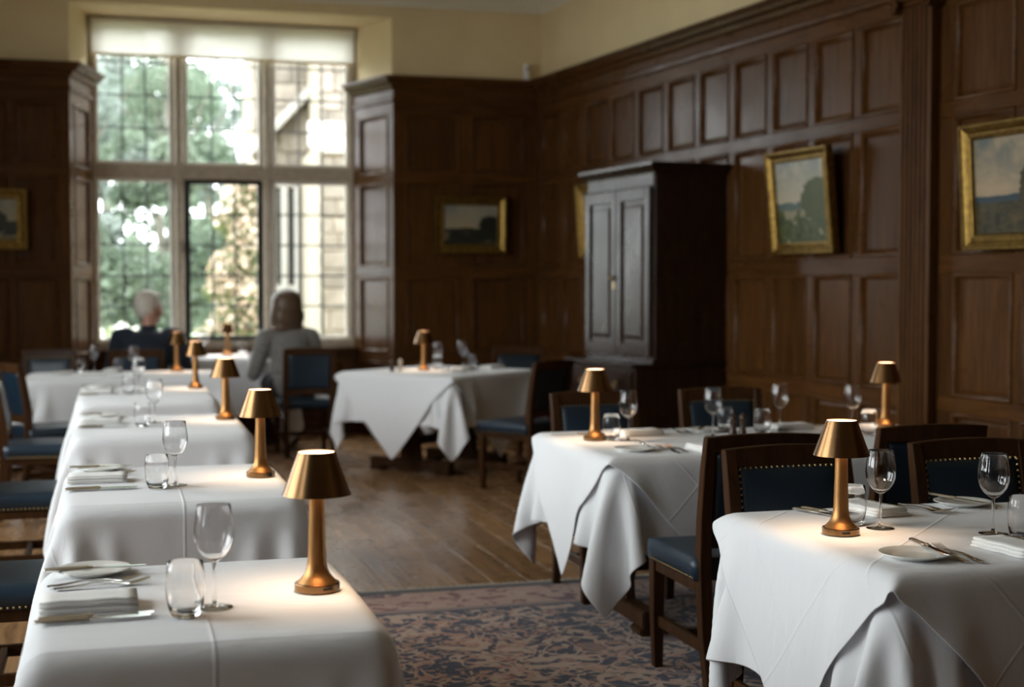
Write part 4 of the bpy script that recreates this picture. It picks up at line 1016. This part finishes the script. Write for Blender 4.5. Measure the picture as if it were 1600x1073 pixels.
make_painting('gilt-framed painting half hidden behind the tall cupboard', on_wall(10.72, .030, 1.63), RWALL, .66, .62, 'landscape_dusk', 4)
make_painting('small gilt-framed dark lake painting on the window wall right of the bay', (3.178, YB-.028, 1.685), 0, .665, .52, 'landscape_lake', 2.5)
make_painting('gilt-framed dark painting cut by the left edge of the picture', (-.98, YB-.028, 1.70), 0, .665, .50, 'landscape_dusk', 2.5)

# ------------------------------------------------------------------ people
def remeshed(name, mb, mat, voxel, smooth_it=4):
    me = bpy.data.meshes.new(name+'_src'); me.from_pydata(mb.v, [], mb.f); me.update()
    bm = bmesh.new(); bm.from_mesh(me); bmesh.ops.recalc_face_normals(bm, faces=bm.faces); bm.to_mesh(me); bm.free()
    o = bpy.data.objects.new('tmp', me); COL.objects.link(o)
    r = o.modifiers.new('r', 'REMESH'); r.mode = 'VOXEL'; r.voxel_size = voxel; r.use_smooth_shade = True
    s = o.modifiers.new('s', 'SMOOTH'); s.factor = .5; s.iterations = smooth_it
    dg = bpy.context.evaluated_depsgraph_get(); out = bpy.data.meshes.new_from_object(o.evaluated_get(dg)); out.name = name
    bpy.data.objects.remove(o); bpy.data.meshes.remove(me)
    out.materials.clear(); out.materials.append(MATS[mat]); out.polygons.foreach_set('use_smooth', [True]*len(out.polygons))
    return out
def limb(mb, pts, rads, n=14):
    P = []; Rr = []
    for i in range(len(pts)-1):
        for k in range(5):
            q = k/5; P.append(Vector(pts[i]).lerp(Vector(pts[i+1]), q)); Rr.append(rads[i]*(1-q)+rads[i+1]*q)
    P.append(Vector(pts[-1])); Rr.append(rads[-1]); mb.tube(P, Rr, n)
    for q, r in zip(pts, rads): mb.ball(q, r*.995, 14, 10)
def hand(mb, wrist, fwd, side):
    """palm and five bent fingers resting palm down; fwd is the pointing direction, side +1 puts the thumb to the left"""
    w = Vector(wrist); d = Vector(fwd).normalized(); s = Vector((-d.y, d.x, 0)).normalized(); up = Vector((0, 0, 1))
    limb(mb, [w, w+d*.035], [.026, .030])
    for k in range(4): limb(mb, [w+d*.03+s*(.027-.018*k), w+d*.085+s*(.030-.020*k)], [.017, .014])
    for k, L in enumerate((.070, .080, .075, .058)):
        b = w+d*.085+s*(.031-.0205*k); limb(mb, [b, b+d*L*.45+up*.008, b+d*L*.8-up*.004, b+d*L-up*.014], [.0098, .0092, .0085, .0075], 10)
    b = w+d*.025+s*side*.028; limb(mb, [b, b+d*.03+s*side*.025, b+d*.062+s*side*.026-up*.004], [.0135, .0115, .009], 10)
def make_person(kind, loc, rz, label, head_turn, lean, sc_=1.1):
    """seated figure facing +y; origin on the floor under the pelvis"""
    t = empty('person', loc, rz, label, 'person'); t.scale = (sc_,)*3
    man = kind == 'man'; zS = .885 if man else .875
    sw = .205 if man else .178
    lx = lean
    hip = Vector((0, 0, .52)); chest = Vector((lx*.5, .03, .77)); neck = Vector((lx, .045, zS+.055)); hd = Vector((lx*1.15, .075, zS+.215))
    body = MB(); jacket = MB(); legs = MB()
    def torso(mb, g):
        for (c, rx, ry, rz_) in ((hip, .165, .115, .11), (hip.lerp(chest, .5), .15, .11, .14), (chest, .172 if man else .15, .118, .14), (chest+Vector((0, -.005, .075)), .185 if man else .16, .105, .085)):
            mb.ball(c, 1, 18, 12, (rx+g, ry+g, rz_+g))
    torso(body, -.006); torso(jacket, .014)
    for sx in (-1, 1):
        sh = Vector((lx*.9+sx*sw, .02, zS)); el = Vector((lx*.7+sx*(sw+.065), .10, .655)); wr = Vector((lx*.5+sx*.12, .335, .735))
        if not man and sx < 0: el = Vector((-.285, .055, .60)); wr = Vector((-.22, .31, .735))
        limb(body, [sh, el, wr], [.052, .042, .027]); limb(jacket, [sh+Vector((-sx*.055, 0, .018)), sh, el, wr-(wr-el)*.08], [.060, .070, .056, .040])
        hand(body, wr, (-sx*.35, .93, -.06), -sx*1.0)
        kn = Vector((sx*.115, .47, .50)); an = Vector((sx*.12, .43, .085)); toe = Vector((sx*.13, .60, .035))
        limb(body, [hip+Vector((sx*.085, .02, -.01)), kn, an, toe], [.078, .052, .036, .028])
        limb(legs, [hip+Vector((sx*.09, .01, -.005)), kn, an+Vector((0, 0, .03))], [.098, .070, .055])
        shoe = MB(); limb(shoe, [an+Vector((0, -.03, -.035)), an+Vector((0, .06, -.035)), toe+Vector((0, -.01, .008))], [.044, .044, .038])
        obj('shoe', remeshed('shoe', shoe, 'black_iron', .012), t)
    limb(body, [chest+Vector((0, 0, .05)), neck, hd+Vector((0, -.03, -.06))], [.09, .058 if man else .048, .052])
    # head in its own turned frame
    Rm = Matrix.Rotation(head_turn, 3, 'Z')
    def H(x, y, z): return hd+Rm @ Vector((x, y, z))
    def hb(mb, c, r, s): 
        k = len(mb.v); mb.ball((0, 0, 0), 1, 20, 14, tuple(r*q for q in s))
        for i in range(k, len(mb.v)): mb.v[i] = tuple(H(*(Vector(mb.v[i])+Vector(c))))
    hb(body, (0, -.012, .028), .098, (.80, .98, .98)); hb(body, (0, .028, -.045), .075, (.78, .85, .92)); hb(body, (0, .062, -.085), .032, (1.05, .8, .8))
    hb(body, (0, .078, .022), .03, (1.7, .5, .7)); hb(body, (0, .098, -.018), .017, (.85, 1.0, 1.5)); hb(body, (0, .112, -.032), .014, (1.1, .9, .8))
    hb(body, (0, .090, -.064), .014, (1.8, .7, .6))
    for sx in (-1, 1): hb(body, (sx*.079, -.012, -.012), .03, (.38, .75, 1.05)); hb(body, (sx*.045, .070, -.028), .022, (1, .6, .8))
    bo = obj('body', remeshed('body', body, 'skin', .0075, 3), t)
    for sx in (-1, 1):
        e = MB(); hb(e, (sx*.031, .079, .004), .0115, (1, 1, 1)); obj('eye', e.mesh('eye', 'shirt_white', True), bo)
    hair = MB()
    if man:
        hb(hair, (0, -.022, .040), .104, (.83, .98, .96)); hb(hair, (0, -.06, -.005), .075, (.98, .66, 1.0)); hb(hair, (0, .045, .098), .045, (1.2, .9, .55))
        for sx in (-1, 1): hb(hair, (sx*.066, -.035, .008), .034, (.6, 1.0, 1.3))
    else:
        hb(hair, (0, -.018, .040), .118, (1.02, 1.02, 1.0)); hb(hair, (0, -.065, -.055), .090, (1.40, .72, 1.25)); hb(hair, (0, .05, .092), .05, (1.3, .9, .6))
        for sx in (-1, 1): hb(hair, (sx*.098, -.015, -.062), .058, (.66, 1.0, 1.85))
        hb(hair, (0, -.05, -.145), .085, (1.62, .75, .55))
    obj('hair', remeshed('hair', hair, 'white_hair' if man else 'brown_hair', .009, 3), t)
    obj('jacket', remeshed('jacket', jacket, 'navy_wool' if man else 'grey_tweed', .012, 5), t)
    obj('trousers', remeshed('trousers', legs, 'dark_cloth', .014, 5), t)
    col = MB().lathe([(.058, 0), (.072, -.02), (.085, -.028), (.083, -.03), (.068, -.024), (.053, .0), (.050, .024), (.056, .026)], 24, closed=True)
    for i in range(len(col.v)): q = col.v[i]; col.v[i] = (q[0]+neck.x, q[1]*1.02+neck.y-.004, q[2]+neck.z+.008)
    obj('collar', col.mesh('collar', 'navy_wool' if man else 'grey_tweed', True), t)
    return t
make_person('man', (.285, 11.92, 0), rad(-6), 'person with short white hair in a navy jacket, seated at the window table', rad(-52), .02)
make_person('woman', (1.475, 11.93, 0), rad(8), 'person with brown bobbed hair in a grey jacket, seated at the window table', rad(18), -.03)

# ------------------------------------------------------------------ garden and house outside the window
tag(obj('garden_lawn', MB().box(-60, 60, 15.5, 90, -.5, -.4).mesh('garden_lawn', 'lawn')), 'sunlit green garden lawn outside the window', 'lawn', kind='structure')
tag(obj('added_grey_ground', MB().box(-60, 60, -40, 15.5, -.5, -.395).mesh('added_grey_ground', 'ashlar')), 'added pale grey ground outside the room for neutral bounce light', 'added_ground', kind='structure')  # unseen grey ground added to keep the lawn's green out of the bounce light
def leaf_cloud(name, blobs, n, size, mat, seed, flat=.0):
    rg = np.random.default_rng(seed); tot = sum(b[3]*b[4]*b[5] for b in blobs); V = []
    for x, y, z, rx, ry, rz_ in blobs:
        k = max(8, int(n*rx*ry*rz_/tot)); d = rg.normal(size=(k, 3)); d /= np.linalg.norm(d, axis=1)[:, None]; r = rg.uniform(.25, 1, (k, 1))**.45
        V.append(d*r*np.array([rx, ry, rz_])+np.array([x, y, z]))
    C = np.concatenate(V); k = len(C)
    a = rg.normal(size=(k, 3)); a /= np.linalg.norm(a, axis=1)[:, None]; b = np.cross(a, rg.normal(size=(k, 3))); b /= np.linalg.norm(b, axis=1)[:, None]
    s = size*rg.uniform(.6, 1.3, (k, 1)); nrm = np.cross(a, b)
    q = np.stack([C-a*s, C+b*s*.55+nrm*s*.12, C+a*s, C-b*s*.55+nrm*s*.12], 1).reshape(-1, 3)
    f = np.arange(4*k).reshape(-1, 4)
    return mesh_from(name, q, f, mat)
def tree(label, x, y, hgt, spread, mat, seed, n=5600, size=.105, base=1.2):
    t = empty('garden_tree', (x, y, -.4), 0, label, 'tree', 'garden trees'); rg = random.Random(seed)
    m = MB(); limb(m, [(0, 0, 0), (.1, 0, hgt*.35), (-.05, .1, hgt*.7)], [.16, .12, .06], 10)
    br = []
    for k in range(6):
        a = k*1.05+rg.uniform(-.3, .3); z = hgt*rg.uniform(.3, .6); e = (math.cos(a)*spread*.55, math.sin(a)*spread*.5, z+hgt*.2); br.append(e); limb(m, [(.05, 0, z), e], [.035, .012], 6)
    obj('trunk', m.mesh('trunk', 'bark', True), t)
    bl = []
    for k in range(15):
        a = rg.uniform(0, 6.3); r = spread*rg.uniform(.1, .8); z = rg.uniform(base, hgt)
        s_ = spread*rg.uniform(.25, .45); bl.append((math.cos(a)*r, math.sin(a)*r*.8, z, s_, s_, s_*.7))
    tag(obj('foliage', leaf_cloud('foliage', bl, n, size, mat, seed), t), kind='stuff')
tree('pale leafy tree at the left of the garden view', -.5, 25, 7.5, 1.9, 'leaf_grey', 21)
tree('tall green tree in the middle of the garden view', 1.15, 29, 9.5, 2.0, 'leaf_green', 22)
tree('green tree behind the white roses in the garden', -.1, 33, 8.5, 2.4, 'leaf_green', 23, 6500, .12, .6)
tree('far green tree at the left edge of the garden view', -2.6, 27, 8, 2.0, 'leaf_green', 24)
tree('far pale tree beside the stone house', 2.3, 36, 10, 2.6, 'leaf_grey', 25, 6000, .14, .6)
tree('low dark green tree filling the gap beside the black casement', .85, 24, 4.2, 1.0, 'leaf_green', 26, 4200, .085, .6)
tree('low pale tree behind the hedge at the left', -.4, 23.4, 3.4, .9, 'leaf_grey', 27, 3600, .085, .6)
def shrub(name, label, x, y, blobs, n, size, mat, seed, pet=None, pn=0, ps=.05):
    t = empty(name, (x, y, -.4), 0, label, 'shrub')
    st = MB()
    for b in blobs[:6]: limb(st, [(0, 0, 0), (b[0]*.6, b[1]*.6, b[2]*.6), (b[0], b[1], b[2])], [.03, .02, .01], 6)
    obj('stem', st.mesh('stem', 'bark', True), t)
    tag(obj('foliage', leaf_cloud('foliage', blobs, n, size, mat, seed), t), kind='stuff')
    if pet: tag(obj('blossom', leaf_cloud('blossom', [(b[0], b[1]-.08, b[2]+.03, b[3]*1.03, b[4]*1.03, b[5]*1.05) for b in blobs], pn, ps, pet, seed+1), t), kind='stuff')
rg = random.Random(2)
shrub('rose_bush', 'white flowering rose bush low behind the white-haired diner', .22, 17.2, [(rg.uniform(-.75, .75), rg.uniform(-.3, .3), rg.uniform(.5, 1.25), .32, .3, .28) for k in range(10)], 3200, .05, 'leaf_lime', 31, 'petal_white', 2600, .06)
shrub('climbing_rose', 'pink and cream climbing rose seen through the black casement', 1.52, 17.4, [(.12*math.sin(k*1.7)+.02*k-.15, rg.uniform(-.1, .1), .5+.21*k, .40-.014*k, .25, .22) for k in range(13)], 3600, .05, 'leaf_lime', 33, 'petal_pink', 2000, .055)
shrub('green_hedge', 'loose green hedge along the far side of the garden', .4, 22.5, [(-3.2+.4*k, rg.uniform(-.2, .2), rg.uniform(.5, 2.5), .5, .5, .6) for k in range(16)], 8000, .085, 'leaf_green', 35)
# stone wing of the house
house = empty('stone_house', (0, 0, -.4), 0, 'pale stone wing of the house seen through the right-hand lights', 'building')
rg = random.Random(8)
def courses(x0, x1, yf, z0, z1, depth, hmin, hmax, wmin, wmax):
    z = z0
    while z < z1-.05:
        h = min(rg.uniform(hmin, hmax), z1-z); x = x0-rg.uniform(0, .3)
        while x < x1-.03:
            w = rg.uniform(wmin, wmax); a, b = max(x, x0), min(x+w, x1)
            if b-a > .04:
                wq, hq = max(.06, round((b-a)*20)/20), round(h*50)/50
                obj('stone', boxmesh('stone', b-a-.014, depth, h-.014, 'house_stone', .012), house, (a, yf-rg.uniform(0, .02), z))
            x += w
        z += h
obj('core_wall', MB().box(1.95, 9, 20.04, 21.5, 0, 5.6).box(2.60, 3.55, 18.05, 20.1, 0, 3.55).mesh('core_wall', 'mortar'), house)
courses(2.60, 3.55, 18.03, 0, 3.45, .12, .20, .30, .30, .55)
courses(3.2, 5.2, 20.0, 0, 5.6, .12, .26, .36, .5, .9)
courses(1.95, 3.2, 20.0, 3.3, 5.6, .12, .26, .36, .4, .8)
obj('buttress_cap', MB().add([(2.52, 17.95, 3.45), (3.65, 17.95, 3.45), (3.65, 18.7, 3.62), (2.52, 18.7, 3.62), (2.52, 17.95, 3.54), (3.65, 17.95, 3.54), (3.65, 18.7, 3.95), (2.52, 18.7, 3.95)], [(0, 3, 2, 1), (4, 5, 6, 7), (0, 1, 5, 4), (1, 2, 6, 5), (2, 3, 7, 6), (3, 0, 4, 7)]).mesh('buttress_cap', 'ashlar', bevel=.02), house)
obj('string_course', MB().box(1.88, 9, 19.9, 20.1, 3.15, 3.30).mesh('string_course', 'ashlar', bevel=.02), house)
obj('pinnacle', MB().prism([(2.62, 18.58), (3.46, 18.58), (3.46, 20.1), (2.62, 20.1)], 4.9, 5.02).mesh('pinnacle', 'ashlar', bevel=.015), house)
courses(2.68, 3.4, 18.68, 3.62, 4.9, .3, .2, .3, .25, .5)
obj('upper_core', MB().box(2.70, 3.38, 18.72, 20.1, 3.6, 4.9).mesh('upper_core', 'mortar'), house)
obj('parapet', MB().box(1.9, 9, 19.85, 20.2, 5.6, 5.8).mesh('parapet', 'ashlar', bevel=.03), house)
# gable coping rising to the right and a tall mullioned window at the corner
obj('gable_coping', MB().add([(1.75, 19.7, 3.4), (1.75, 20.0, 3.4), (3.3, 20.0, 5.0), (3.3, 19.7, 5.0), (1.75, 19.7, 3.58), (1.75, 20.0, 3.58), (3.3, 20.0, 5.18), (3.3, 19.7, 5.18)], [(0, 3, 2, 1), (4, 5, 6, 7), (0, 1, 5, 4), (1, 2, 6, 5), (2, 3, 7, 6), (3, 0, 4, 7)]).mesh('gable_coping', 'ashlar', bevel=.02), house)
for x in (1.92, 2.14, 2.36, 2.54): obj('bay_mullion', MB().box(x-.045, x+.045, 19.82, 20.05, .2, 3.15).mesh('bay_mullion', 'ashlar', bevel=.02, seg=1), house)
for x0, x1 in ((1.965, 2.095), (2.185, 2.315), (2.405, 2.495)):
    for z0, z1 in ((.5, 1.7), (1.8, 3.1)): obj('house_pane', MB().box(x0, x1, 19.95, 19.97, z0, z1).mesh('house_pane', 'dark_pane'), house)
obj('bay_transom', MB().box(1.9, 2.56, 19.84, 20.0, 1.7, 1.8).mesh('bay_transom', 'ashlar', bevel=.01), house)
